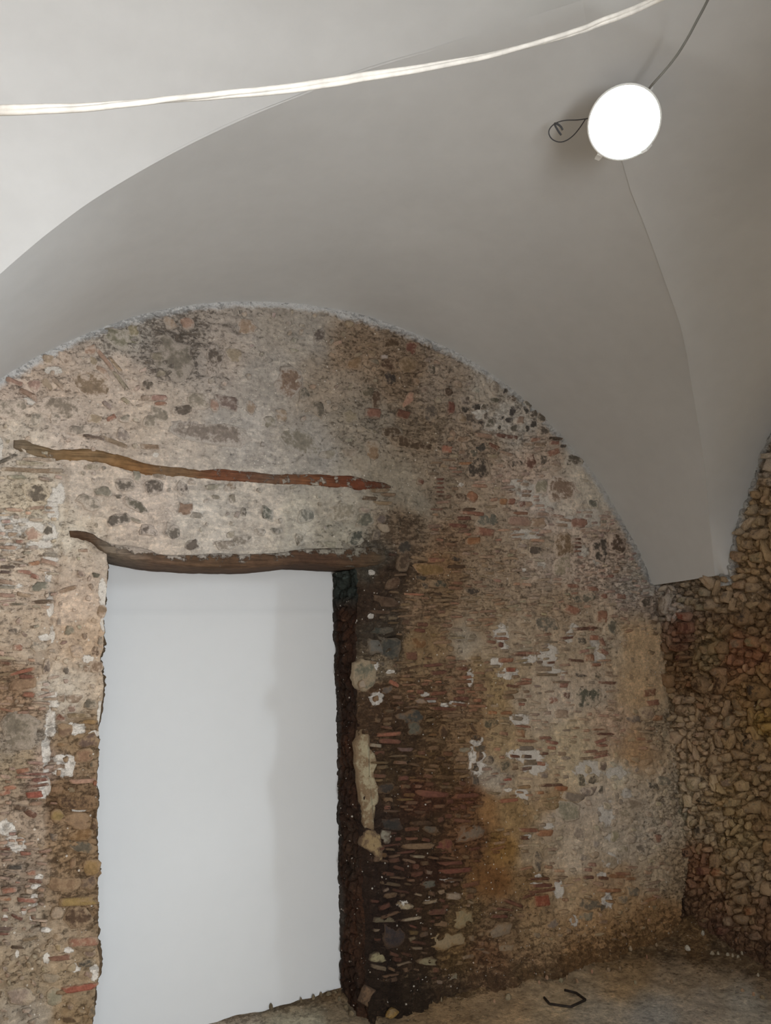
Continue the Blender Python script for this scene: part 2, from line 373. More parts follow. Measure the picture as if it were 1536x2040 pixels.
# lime crusts and whitewash remains: x, y, half width, half height
LIME = np.array([
 (999,1264,16,20),(987,1320,16,10),(1014,1342,22,11),(1092,1307,20,24),(1057,1314,18,9),(1135,1262,8,7),(1143,1248,9,7),(1194,1307,14,18),
 (1186,1281,11,11),(1131,1276,10,5),(1106,1337,16,5),(1008,1289,10,8),(1122,1340,7,6),(1049,1505,36,13),(1067,1529,26,16),(1043,1582,13,12),
 (1036,1433,23,12),(1174,1537,30,24),(952,1510,18,40),(1207,1625,18,26),(1014,1574,9,5),(1116,1773,10,21),(1210,1794,13,16),(1200,1743,10,6),
 (1145,1835,10,11),(1075,1747,7,5),(1069,1761,13,3),(1096,1646,11,6),(1053,1667,10,5),(1217,1669,11,10),(1213,1716,16,16),(752,1391,12,13),
 (849,1383,8,5),(863,1397,12,5),(886,1405,10,6),(908,1401,16,5),(741,1140,6,6),(738,1227,7,6),(779,1338,11,5),(709,1237,5,6),(742,1328,13,13),
 (1081,1126,10,8),(1043,1135,6,4),(1052,1065,34,10),(1060,985,30,24),(1090,1000,26,18),(1130,1040,20,14),(1175,1030,30,20),(1035,965,22,12),
 (37,1681,24,17),(78,1748,11,6),(72,1766,10,5),(69,1786,9,6),(66,1803,14,6),(10,1826,7,6),(47,1816,6,9),(66,1829,7,7),(157,1612,18,5),
 (10,1650,22,14),(93,1854,12,6),(136,1894,11,7),(92,1910,8,11),(34,1902,4,7),(188,1939,9,22),(150,1930,12,10),(139,1530,10,18),(125,1512,22,10),
 (120,1540,16,10),(92,1500,9,40),(88,1570,14,22),(100,1440,12,30),(105,1395,14,20),(200,1420,7,22),(150,1452,22,11),(190,1462,14,6),
 (20,1060,34,14),(60,1050,40,16),(105,1010,14,34),(100,1060,14,26),(20,1090,20,8),(80,1085,30,10),(100,1115,16,10),(96,1150,7,20),(100,1205,8,26),
 (104,1260,6,18),(88,1270,14,7),(205,1180,9,30),(206,1240,6,18),(176,1312,14,9),(20,1168,26,5),(10,1040,26,20),(120,985,10,24),
 (1005,835,20,22),(960,820,18,16),(1075,815,18,12),(985,850,16,8),(1045,850,22,10),(1010,810,14,10),(918,965,6,4),(1290,1180,16,10),
 (898,1754,20,4),(904,1786,14,7),(805,1803,12,9),(859,1796,12,4),(1230,1540,22,14),(1250,1580,14,10),(310,905,6,5),(108,738,20,8),(60,800,14,8),
 (936,1350,8,16),(1188,1110,10,16),(1160,1100,10,14),(0,900,6,36)], float)

# front outline of the doorway (left and right reveals, underside of the lintel)
LE = np.array([(212,1095),(214,1125),(215,1150),(209,1200),(205,1240),(208,1262),(205,1290),(200,1310),(202,1340),(207,1352),(203,1400),(197,1450),(196,1500),
 (194,1530),(192,1560),(195,1600),(192,1625),(190,1660),(196,1690),(197,1728),(203,1739),(196,1748),(195,1780),(197,1810),(195,1850),(192,1880),(198,1900),
 (199,1945),(191,1962),(189,1990),(185,2040),(184,2080)], float)
LEw = onY(LE[:, 0], LE[:, 1]); o_ = np.argsort(LEw[:, 2])
def xl(z): return np.interp(z, LEw[o_, 2], LEw[o_, 0]) + 0.004*fbm(z*40, z*0, 5, 2)
def xr(z): return -1.832 + 0.016*fbm(z*3.1, z*0+4, 6, 2) + 0.008*fbm(z*17, z*0, 8, 3)
LI = np.array([(150,1085),(212,1100),(260,1112),(330,1122),(440,1129),(520,1126),(600,1120),(660,1125),(700,1130),(760,1135)], float)
LIw = onY(LI[:, 0], LI[:, 1])
def zl(x): return np.interp(x, LIw[:, 0], LIw[:, 2])
XL0, XR0, ZL0 = -2.90, -1.832, 1.95
ND = 0.274                                    # depth of the blocked doorway

def zone_eval(px, py, zones, gain=None):
    wx = px + 26*fbm(px/60, py/60, 21, 3); wy = py + 26*fbm(px/60, py/60, 31, 3)
    num = np.zeros((len(px), 4)); den = np.zeros(len(px))
    for z in zones:
        d2 = (wx-z[0])**2 + (wy-z[1])**2 + 120.0
        k = 1.0/(d2*d2); den += k
        num += k[:, None]*np.array([z[2], z[3], z[4], z[5]])[None, :]
    q = num/den[:, None]
    m = q[:, :3].mean(1, keepdims=True); q[:, :3] = m+(q[:, :3]-m)*0.84
    return np.minimum(srgb(q[:, :3])*zone_gain(px, py)[:, None] if gain is None else srgb(q[:, :3])*gain, 0.75), q[:, 3]
def zone_gain(px, py):  # brightens wall colours towards the right in place of light that falls short there
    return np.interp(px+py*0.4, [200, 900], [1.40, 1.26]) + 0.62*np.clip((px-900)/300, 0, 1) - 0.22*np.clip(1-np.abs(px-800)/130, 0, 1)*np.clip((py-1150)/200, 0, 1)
def lime_eval(px, py, lst):
    f = np.zeros(len(px))
    for x, y, a, b in lst:
        m = (np.abs(px-x) < a*2.4) & (np.abs(py-y) < b*2.4)
        if m.any():
            r = np.sqrt(((px[m]-x)/a)**2 + ((py[m]-y)/b)**2)
            f[m] = np.maximum(f[m], np.clip(1.35-0.75*r, 0, 1))
    return f
def low_h(x, z):                              # slow waviness of the back wall, metres towards the room
    return 0.016*fbm(x*1.3, z*1.3, 41, 3) + 0.007*fbm(x*5, z*5, 43, 3)
def wall_h(x, z, rough):
    f1, f2, _ = worley(x*17+0.6*fbm(x*6, z*6, 51, 2), z*24+0.6*fbm(x*6, z*6, 53, 2), 55)
    gap = np.clip((f2-f1)/0.22, 0, 1)
    h = low_h(x, z) + rough*(0.015*(gap-0.75) + 0.009*(0.5-f1)) + (0.003+0.007*rough)*fbm(x*26, z*30, 57, 4)
    holes = np.clip(fbm(x*11, z*14, 61, 3)-0.38, 0, 1)
    return h - 0.12*holes*rough

def ax(a, b, step, fix):
    pts = [a]+sorted(fix)+[b]; out = []
    for p, q in zip(pts[:-1], pts[1:]):
        n = max(1, int(round((q-p)/step))); out += list(np.linspace(p, q, n, endpoint=False))
    return np.array(out+[b])
def build_back_wall():
    gx = ax(-3.97, 0.07, 0.0068, [XL0, XR0]); gz = ax(-0.06, 3.32, 0.0068, [ZL0])
    X, Z = np.meshgrid(gx, gz, indexing='ij'); nu, nv = X.shape
    iL = int(np.argmin(abs(gx-XL0))); iR = int(np.argmin(abs(gx-XR0))); iT = int(np.argmin(abs(gz-ZL0)))
    k = np.clip((2.25-Z)/0.25, 0, 1)
    dX = (xl(Z)-XL0)*np.exp(-np.abs(X-XL0)/0.05)*k + (xr(Z)-XR0)*np.exp(-np.abs(X-XR0)/0.05)*k
    inb = np.clip(1-np.maximum(XL0-X, X-XR0)/0.1, 0, 1)
    dZ = (zl(X)-ZL0)*np.exp(-np.abs(Z-ZL0)/0.06)*inb
    X = X+dX; Z = Z+dZ
    x = X.ravel(); z = Z.ravel()
    px, py = proj(np.stack([x, 0*x, z], 1))
    c, rg = zone_eval(px, py, ZONES)
    lime = lime_eval(px, py, LIME)
    da = RB-np.hypot(x-XC, z-ZB)              # distance below the vault
    rim = np.clip(1.05-da/np.where(x < -1.9, 0.034, 0.05), 0, 1)*np.where(z > 1.7, 1, 0)
    rim = np.clip(1.0-da/np.where(x < -1.9, 0.060, 0.085), 0, 1)*np.clip((z-1.78)/0.1, 0, 1); lime = lime*0.8
    # stretch behind the doorway's left reveal: a mortar joint runs down the wall
    rg = np.maximum(rg, 0.85*np.clip(1.15-z/0.30, 0, 1)*(x > -1.8))
    h = wall_h(x, z, rg)
    dj = np.abs(x-(-3.12-0.02*np.sin(z*5)+0.015*fbm(z*9, z*0, 71, 2)))
    h -= np.where(z < 2.32, 0.010*np.exp(-(dj/0.012)**2), 0)
    # round the arris of the right reveal and spread the foot of the wall
    e = np.clip(1-np.abs(x-xr(z))/0.05, 0, 1)*(z < 2.0)*(x > XR0-0.002); h -= 0.022*e*e
    foot = np.clip(1-z/0.28, 0, 1); h += 0.060*foot**2*(0.7+0.9*fbm(x*9, z*8, 73, 4))*(x > -1.9)
    V = np.stack([x, -h, z], 1)
    f = grid_faces(nu, nv)
    i = np.arange(nu-1)[:, None]; j = np.arange(nv-1)[None, :]
    keep = ~((i >= iL) & (i < iR) & (j < iT))
    cx = 0.5*(gx[:-1]+gx[1:])[:, None]; cz = 0.5*(gz[:-1]+gz[1:])[None, :]
    keep &= np.hypot(cx-XC, cz-ZB) < RB+0.09
    f = f[keep.ravel()]
    V2, f2, c2, l2, r2, g2 = compact(V, f, c, lime, rim, rg)
    me = mesh_np('wall_back', V2, f2, c2, {'Lime': l2, 'Rim': r2, 'Rough': g2})
    wb = new_obj('wall_back', me, M_mas, kind='structure', label='stripped rubble wall with doorway under the plastered vault')
    G = V.reshape(nu, nv, 3)
    # reveals of the doorway, from the front arris to the plastered infill
    jr = jz = None
    for nm, ii, back_x, sgn in (('jamb', iR, None, 1), ('jamb', iL, None, -1)):
        edge = G[ii, :iT+1]; n = 44
        t = np.linspace(0, 1, n)
        zz = edge[:, 2]
        if sgn == 1: bx = -1.842 + 0.010*fbm(zz*14, zz*0, 81, 4)
        else: bx = edge[:, 0]-0.02
        back = np.stack([bx, np.full(len(zz), ND+0.012), zz], 1)
        P = edge[:, None, :]*(1-t)[None, :, None] + back[:, None, :]*t[None, :, None]
        s = np.sin(np.pi*t)[None, :]; zz2 = P[..., 2]; yy2 = P[..., 1]
        f1, f2_, _ = worley(yy2*19+0.6*fbm(yy2*8, zz2*8, 85, 2), zz2*19, 83)
        bump = 0.030*fbm(yy2*9, zz2*9, 87, 4) + 0.014*fbm(yy2*40, zz2*34, 88, 4) + 0.02*(np.clip((f2_-f1)/0.2, 0, 1)-0.7)
        P[..., 0] -= sgn*bump*s**0.5
        pp = P.reshape(-1, 3); qx, qy = proj(np.stack([np.full(len(pp), -1.75), 0*pp[:, 0], pp[:, 2]], 1))
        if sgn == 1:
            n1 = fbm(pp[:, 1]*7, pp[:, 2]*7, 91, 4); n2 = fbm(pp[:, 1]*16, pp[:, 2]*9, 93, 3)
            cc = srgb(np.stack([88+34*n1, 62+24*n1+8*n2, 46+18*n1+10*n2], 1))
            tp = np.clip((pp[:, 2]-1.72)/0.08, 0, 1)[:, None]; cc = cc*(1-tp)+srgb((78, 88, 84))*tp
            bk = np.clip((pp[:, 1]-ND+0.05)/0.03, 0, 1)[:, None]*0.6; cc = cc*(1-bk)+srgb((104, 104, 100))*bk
        else:
            cc = np.repeat(srgb((140, 118, 92))[None, :], len(pp), 0)
        me = mesh_np('jamb', pp, grid_faces(len(zz), n, sgn == 1), cc, {'Lime': 0.12+0*pp[:, 0], 'Rough': 0.9+0*pp[:, 0]})
        new_obj('jamb', me, M_mas, wb)
    # underside above the doorway, behind the lintel
    edge = G[iL:iR+1, iT]; n = 10; t = np.linspace(0, 1, n)
    back = edge.copy(); back[:, 1] = ND+0.012; back[:, 2] += 0.02
    P = edge[:, None, :]*(1-t)[None, :, None] + back[:, None, :]*t[None, :, None]
    pp = P.reshape(-1, 3)
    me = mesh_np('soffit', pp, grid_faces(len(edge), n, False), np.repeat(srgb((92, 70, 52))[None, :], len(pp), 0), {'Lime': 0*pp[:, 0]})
    new_obj('soffit', me, M_mas, wb)
    return wb
wall_back = build_back_wall()

# white plastered panel that closes the doorway
def build_niche():
    gx = np.linspace(-3.05, -1.72, 90); gz = np.linspace(-0.05, 2.12, 140)
    X, Z = np.meshgrid(gx, gz, indexing='ij')
    Y = ND + 0.004*fbm(X*1.8, Z*1.2, 101, 3)
    Y += 0.006*np.clip((Z-1.735)/0.015, 0, 1)      # slight step of the upper coat
    me = mesh_np('wall_niche', np.stack([X, Y, Z], -1).reshape(-1, 3), grid_faces(90, 140))
    return new_obj('wall_niche', me, M_niche, kind='structure', label='smooth white plastered infill closing the old doorway')
build_niche()

# ================================================================ RIGHT WALL (earthy rubble) with the tall doorway out of frame
def rw_h(y, z):
    h = 0.030*fbm(y*2.2, z*2.2, 111, 3) + 0.018*fbm(y*7, z*7, 113, 3)
    f1, f2, _ = worley(y*19+0.5*fbm(y*8, z*8, 115, 2), z*17+0.5*fbm(y*8, z*8, 117, 2), 119)
    h += 0.022*(0.55-f1) + 0.012*(np.clip((f2-f1)/0.2, 0, 1)-0.8) + 0.006*fbm(y*40, z*40, 121, 3)
    return h
def rw_low(y, z): return 0.030*fbm(y*2.2, z*2.2, 111, 3) + 0.018*fbm(y*7, z*7, 113, 3)
RZONES = np.array([(1300,1200,160,148,136,.7),(1340,1210,150,138,126,.7),(1400,1180,132,114,92,.7),(1470,1180,138,114,86,.7),(1360,1260,118,82,62,.8),
 (1420,1300,122,100,68,.8),(1500,1250,120,92,62,.8),(1480,1300,128,82,54,.8),(1350,1340,118,88,58,.8),(1340,1400,146,124,96,.6),(1420,1400,132,104,74,.7),
 (1500,1380,124,92,54,.8),(1530,1440,140,108,52,.7),(1340,1480,156,132,104,.4),(1400,1500,146,120,90,.6),(1480,1500,134,106,72,.7),(1370,1560,160,138,110,.6),
 (1440,1580,142,116,78,.7),(1520,1560,132,106,72,.7),(1350,1640,164,146,122,.7),(1400,1650,150,128,98,.7),(1470,1650,140,116,78,.7),(1530,1640,124,96,62,.8),
 (1380,1730,122,84,58,.8),(1440,1720,138,112,78,.7),(1510,1740,134,110,80,.7),(1400,1800,110,80,56,.8),(1470,1810,122,94,64,.8),(1530,1840,112,82,58,.8),
 (1420,1860,96,68,50,.8),(1480,1880,96,70,50,.8),(1536,1900,90,66,48,.8),(1460,1040,150,134,114,.6),(1510,1000,142,116,84,.7),(1530,920,150,134,118,.6),(1500,1100,140,112,78,.7),
 (1700,1200,124,98,68,.7),(1700,1600,124,98,68,.7),(1700,900,130,104,76,.7)], float)
def build_right_wall():
    gy = ax(-1.34, 0.05, 0.0075, []); gz = ax(-0.06, 3.12, 0.0075, [])
    Y, Z = np.meshgrid(gy, gz, indexing='ij'); y = Y.ravel(); z = Z.ravel()
    px, py = proj(np.stack([0*y, y, z], 1))
    px = np.minimum(px, 1800)
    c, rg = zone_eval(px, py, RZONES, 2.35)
    h = rw_h(y, z)
    da = 1.4745-np.hypot(y-YM, z-1.553)
    rim = np.clip(1.0-da/0.07, 0, 1)*np.where((z > 1.80) & (y < -0.44), 1, 0)
    fy = np.clip(1-z/0.35, 0, 1); h += 0.07*fy**2*(0.7+0.6*fbm(y*5, z*3, 73, 3))
    V = np.stack([-(h-0.012), y, z], 1)
    f = grid_faces(len(gy), len(gz))
    cy = 0.5*(gy[:-1]+gy[1:])[:, None]; cz = 0.5*(gz[:-1]+gz[1:])[None, :]
    keep = ((np.hypot(cy-YM, cz-1.553) < 1.4745+0.09) & (cy < -0.4)) | (cz < ZS+0.03) | ((cy > -0.5) & (cz < 1.95))
    f = f[keep.ravel()]
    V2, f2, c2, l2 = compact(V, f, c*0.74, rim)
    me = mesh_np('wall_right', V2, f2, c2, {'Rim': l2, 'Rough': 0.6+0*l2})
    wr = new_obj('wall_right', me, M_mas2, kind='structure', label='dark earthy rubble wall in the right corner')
    return wr
wall_right = build_right_wall()

def box_faces(x0, x1, y0, y1, z0, z1):
    V = [(x, y, z) for x in (x0, x1) for y in (y0, y1) for z in (z0, z1)]
    F_ = [(0, 1, 3, 2), (4, 6, 7, 5), (0, 4, 5, 1), (2, 3, 7, 6), (0, 2, 6, 4), (1, 5, 7, 3)]
    return V, F_
def boxes(name, lst, mat, **k):
    V, F_ = [], []
    for b in lst:
        v, f = box_faces(*b); n = len(V); V += v; F_ += [tuple(i+n for i in q) for q in f]
    me = py_mesh(name, V, F_, smooth=False)
    add_col(me, srgb(k.pop('rgb', (160, 140, 116))))
    a = me.attributes.new('Lime', 'FLOAT', 'POINT')
    return new_obj(name, me, mat, **k)
YF = 2*YM
boxes('wall_right_near', [(0, .4, YF-.3, -1.34, -.05, 1.6), (0, .4, YF-.3, -2.55, 1.6, 3.45), (0, .4, -2.55, -1.40, 2.44, 3.45), (0, .4, -1.40, -1.34, 1.6, 3.45), (.06, .5, -1.38, 0.5, -.05, 3.45)],
      M_mas2, kind='structure', label='rubble wall with a window, continuing towards the viewer')
boxes('wall_left', [(-4.4, -3.9, YF-.3, 0.5, -.05, 3.45)], M_mas, kind='structure', label='rubble side wall behind the picture edge')
boxes('wall_front', [(-4.4, -3.75, YF-.5, YF, -.05, 3.45), (-2.25, .5, YF-.5, YF, -.05, 3.45), (-3.75, -2.25, YF-.5, YF, 2.4, 3.45)], M_vault, kind='structure', label='plastered wall with the entrance opening behind the viewer')
boxes('wall_outer', [(-4.4, .5, 0.34, 0.6, -.05, 3.45)], M_vault, kind='structure', label='masonry core behind the back wall')

# ================================================================ FLOOR
FZ = np.array([(1500,2000,120,116,106,.2),(1400,2000,124,116,104,.2),(1300,2030,116,114,108,.2),(1350,1940,126,112,92,.3),(1200,2030,122,114,100,.2),
 (1100,2000,128,112,88,.3),(1000,2010,122,102,76,.3),(1450,1930,124,110,90,.3),(1536,1960,112,98,80,.3),(1380,1895,126,98,66,.5),(900,2030,112,92,66,.4),
 (600,2030,112,108,92,.3),(680,2010,96,84,66,.5),(1250,1940,128,106,76,.3),(500,2100,126,120,108,.2),(1000,2200,126,120,108,.2),(0,2300,126,120,108,.2),(1800,2200,122,114,102,.2)], float)
def build_floor():
    gx = ax(-3.95, 0.06, 0.016, []); gy = ax(YF-0.02, 0.33, 0.016, [])
    X, Y = np.meshgrid(gx, gy, indexing='ij'); x = X.ravel(); y = Y.ravel()
    pyv, _ = proj(np.stack([x, y, 0*x], 1))
    px, py = proj(np.stack([x, np.maximum(y, -1.9), 0*x], 1))
    c, rg = zone_eval(px, py, FZ, 3.1)
    db = np.where((x > -2.95) & (x < -1.80), ND-y, 0-y); dr = -x
    n = 0.5+0.5*fbm(x*6, y*6, 131, 3)
    bank = 0.055*np.exp(-np.maximum(db-0.03, 0)/0.07)*n + 0.06*np.exp(-np.maximum(dr-0.03, 0)/0.10)*n
    bank += 0.07*np.exp(-np.hypot(x+0.05, y+0.05)/0.22)
    z = 0.004*fbm(x*2, y*2, 133, 3) + 0.0025*fbm(x*18, y*18, 135, 3) + bank
    k = np.clip(bank/0.03, 0, 1)[:, None]; c = c*(1-0.7*k) + srgb((140, 110, 74))*0.7*k
    me = mesh_np('floor', np.stack([x, y, z], 1), grid_faces(len(gx), len(gy)), c, {'Lime': 0.05+0*x, 'Rough': 0.15+0.6*k[:, 0]})
    fo = new_obj('floor', me, M_mas2, kind='structure', label='dusty bare concrete floor with earth along the walls')
    v, f = box_faces(-4.4, -1.5, -7.5, YF, -.3, -0.002)
    me2 = py_mesh('threshold', v, f, False); add_col(me2, srgb((150, 145, 135))); me2.attributes.new('Lime', 'FLOAT', 'POINT')
    new_obj('threshold', me2, M_mas2, fo)
    return fo
floor = build_floor()
# ================================================================ STONES, BRICKS AND CRUSTS SET IN THE WALLS
PAL = dict(g=(132,121,106), dg=(94,85,74), k=(54,50,47), gg=(94,94,83), gk=(64,63,57), b=(124,99,76), db=(80,60,46), t=(154,135,113), o=(140,113,72),
 r=(142,90,71), dr=(110,70,57), n=(152,101,68), p=(158,127,108), pg=(148,136,118), w=(206,197,184), u=(104,84,75), m=(119,108,94), bo=(116,87,54),
 y=(150,134,106), R=(140,66,52), c=(160,146,120), bk=(58,54,54))
# frame x, y, width, height, tilt (clockwise), colour
STONES = """180 698 26 20 0 p;186 721 18 14 40 t;207 745 38 14 40 t;180 762 74 56 30 b;131 715 34 24 50 t;96 717 24 18 0 t;70 768 34 20 45 p;94 766 28 16 45 t;
117 811 84 46 12 m;20 813 75 44 0 g;70 838 26 25 0 g;109 832 26 22 10 m;189 834 35 18 5 y;249 834 20 15 0 g;244 676 66 44 20 m;264 662 26 24 0 y;293 768 22 18 0 dg;
374 645 34 22 0 p;339 648 30 24 0 t;349 712 88 84 20 m;427 717 36 60 10 dg;492 652 42 30 0 p;466 709 34 30 0 t;312 713 24 22 0 g;321 745 22 14 0 g;
394 799 42 34 0 g;427 807 20 24 0 p;452 801 54 27 15 u;364 817 42 22 -10 dg;318 827 38 31 10 g;573 766 62 60 20 b;560 827 26 24 0 t;499 811 18 30 0 p;
415 860 150 48 8 m;600 880 104 46 20 m;165 856 68 22 0 g;245 866 30 26 0 g;300 838 30 26 10 g;540 840 30 20 10 g;
635 670 22 32 20 dg;774 725 34 26 0 db;776 754 28 26 0 k;733 782 23 24 0 dg;750 797 20 40 0 db;813 725 46 30 0 b;821 692 24 32 10 dr;780 682 40 22 0 db;
858 821 32 30 0 dg;860 737 15 18 0 dg;893 782 16 20 0 db;705 725 30 24 0 b;815 795 18 30 20 p;633 813 24 30 0 dg;604 787 20 26 0 dg;700 830 30 26 0 g;
1005 780 12 12 0 k;1017 796 21 18 0 db;1052 805 16 14 0 dg;1019 819 15 21 0 k;1047 817 18 18 0 k;1035 837 21 20 0 p;1015 837 18 14 0 k;998 833 15 14 0 k;1023 854 18 16 0 dg;
1062 846 16 16 0 k;1050 854 9 12 0 k;1082 860 25 18 0 dg;1123 862 22 12 15 k;950 846 27 18 0 k;936 833 17 18 0 dg;975 843 20 20 0 dg;925 817 14 12 0 k;927 798 20 18 0 dg;
947 811 18 16 0 k;986 772 14 26 0 g;964 811 14 12 0 dg;918 833 18 20 0 b;1062 825 16 14 0 dg;1078 833 16 20 30 dg;994 852 8 10 0 k;984 798 20 10 0 dg;968 829 14 16 0 dg;
960 891 24 16 -30 gk;945 903 18 18 0 dg;955 934 46 40 0 k;1058 919 21 32 -10 dr;1081 915 14 22 0 dg;1029 925 32 18 0 dg;1142 919 40 18 5 dg;925 874 26 12 0 b;
72 981 52 38 5 dg;249 967 38 30 0 dg;273 948 17 22 0 g;306 970 46 27 5 dg;205 979 38 20 5 g;178 1002 54 26 20 g;268 1006 44 24 35 dg;236 989 14 10 0 dg;236 1036 44 26 -20 dg;
270 1037 27 9 25 g;295 1057 38 22 10 dg;186 930 28 14 0 g;66 1065 34 28 0 p;96 1055 20 20 0 dg;318 948 25 14 0 g;362 973 30 26 30 dg;382 959 14 12 0 g;370 1014 26 26 0 b;
392 1026 28 10 10 g;464 993 13 20 -20 g;429 969 36 13 0 g;460 967 22 18 0 b;486 1020 14 14 0 dg;534 1022 28 26 30 gg;343 1059 38 28 20 dg;384 1084 27 23 0 dg;482 1075 38 20 0 m;
450 1086 36 22 0 g;552 1057 24 12 0 gg;460 1065 20 14 0 pg;597 1075 16 26 0 dg;430 990 14 10 0 g;520 1060 20 12 10 g;610 1028 38 27 0 gg;682 1022 54 30 0 g;709 1073 36 27 -10 gk;
727 1037 34 25 0 gg;758 1034 24 20 0 dg;750 1065 16 22 0 dg;727 1016 18 14 0 g;764 1051 24 18 0 pg;827 885 112 26 12 db;782 860 42 22 0 db;721 920 36 36 0 pg;743 895 34 40 0 b;
805 1090 30 26 0 k;838 959 14 16 0 dr;660 1085 30 16 0 g;640 960 30 16 0 pg;655 905 34 20 0 g;
1121 975 54 60 8 b;1080 969 27 30 0 pg;1181 1004 22 20 0 gg;1123 1085 37 50 -8 bo;1121 1128 37 40 0 pg;972 1036 42 26 0 gg;1070 1096 30 13 0 dg;918 991 34 16 0 db;939 1178 28 14 0 k;
1192 1098 35 48 8 k;1228 1083 30 40 5 db;1205 1167 27 14 0 dg;1238 1166 25 13 0 dg;1170 1190 30 22 0 gg;1286 1202 23 21 0 dg;
192 1146 15 12 0 dg;176 1192 12 12 0 db;202 1217 22 25 0 b;117 1239 9 18 0 g;139 1256 23 18 0 g;153 1298 27 29 0 g;77 1288 32 23 0 g;189 1298 19 20 0 db;190 1328 27 27 0 b;173 1332 14 13 0 b;
93 1329 16 28 0 dg;132 1335 12 16 0 dg;200 1278 14 18 0 g;26 1258 25 12 0 dg;79 1169 40 18 -5 gg;
36 1457 80 66 0 m;123 1391 15 19 0 b;149 1391 32 20 0 b;179 1403 27 24 -5 dg;143 1413 22 12 0 b;120 1430 19 16 0 dr;129 1456 30 27 0 b;175 1476 43 28 0 u;168 1506 42 27 0 b;186 1522 18 16 0 dg;
115 1573 22 20 0 b;155 1598 76 30 3 db;113 1624 25 30 0 o;155 1636 52 34 0 b;160 1663 54 24 0 bo;188 1641 13 23 0 db;164 1687 66 24 5 dg;145 1719 14 20 0 b;182 1728 38 30 10 o;129 1762 62 34 0 b;
178 1759 33 30 -20 u;156 1828 74 42 5 db;113 1819 28 24 0 t;107 1667 18 16 0 dg;172 1920 34 16 0 gk;143 1929 18 16 0 t;182 2018 14 24 0 dg;137 2032 28 12 0 db;179 1899 25 16 -10 u;100 1950 30 22 0 g;
108 1985 30 40 0 g;40 1985 50 40 0 g;
805 1120 25 38 0 db;855 1133 68 23 0 bo;846 1167 14 16 0 k;869 1163 36 18 0 gk;783 1162 35 23 0 db;769 1198 52 18 12 db;777 1289 52 44 0 gk;762 1256 42 15 0 gk;746 1288 27 32 0 gg;
836 1282 36 22 0 bo;771 1374 25 16 -10 dg;722 1364 14 18 -30 pg;840 1397 21 12 0 g;824 1428 42 30 0 gk;826 1452 27 32 0 gg;801 1428 21 15 0 dg;883 1455 18 25 0 db;928 1494 23 12 0 g;
767 1571 38 21 0 k;947 1530 14 16 0 k;781 1643 52 24 0 k;861 1653 34 15 0 dg;887 1686 37 30 10 dr;937 1661 64 30 -10 m;855 1762 32 16 -10 gg;785 1867 46 46 10 bk;
894 1874 72 36 -10 y;851 1915 42 16 -8 y;754 1908 34 24 0 y;908 1947 46 16 -5 g;805 1805 31 18 0 c;924 1830 50 32 -10 y;740 1990 50 40 30 b;830 1990 60 36 0 u;
1172 1389 52 46 0 gg;1104 1395 18 14 0 r;1129 1385 14 14 0 dr;1086 1244 52 30 0 gg;1219 1250 20 34 0 gg;1157 1277 19 16 0 dg;1190 1346 17 12 20 dg;1157 1346 23 8 10 dg;1150 1195 26 16 0 gg;
1007 1527 19 25 0 dg;1200 1525 18 21 0 u;1172 1533 14 14 20 t;1157 1554 17 27 0 dg;1180 1552 25 20 -25 dg;1196 1552 11 11 0 dg;1170 1576 27 21 0 g;1196 1574 10 15 0 dg;1141 1588 42 22 8 g;1135 1617 52 40 0 pg;
1096 1605 31 17 0 b;958 1492 20 17 0 dg;957 1507 12 22 0 u;975 1515 19 17 0 dg;947 1529 14 19 0 k;948 1556 14 20 0 dg;950 1470 19 9 15 k;979 1441 27 20 0 dg;1082 1544 19 15 0 g;
1073 1714 18 45 0 dg;1174 1802 42 25 0 gg;1167 1826 31 20 0 pg;1213 1716 31 31 0 c;1155 1661 29 25 0 pg;999 1855 52 24 -15 g;1102 1841 25 18 -20 g;1276 1690 18 16 0 dg;1300 1565 24 14 20 dg;
1260 1600 34 22 0 t;1240 1790 22 20 0 g;1258 1775 24 22 0 g;1200 1808 14 12 0 dg;1240 1690 20 18 0 c;1225 1665 18 22 0 c;1320 1555 30 20 0 g;1290 1420 30 22 0 t;1262 1432 28 16 0 g;
1010 1890 30 20 0 t;1060 1900 40 18 0 b;1130 1880 40 20 -10 b;960 1930 40 20 0 b;880 1840 26 14 0 b;700 900 30 20 0 g"""
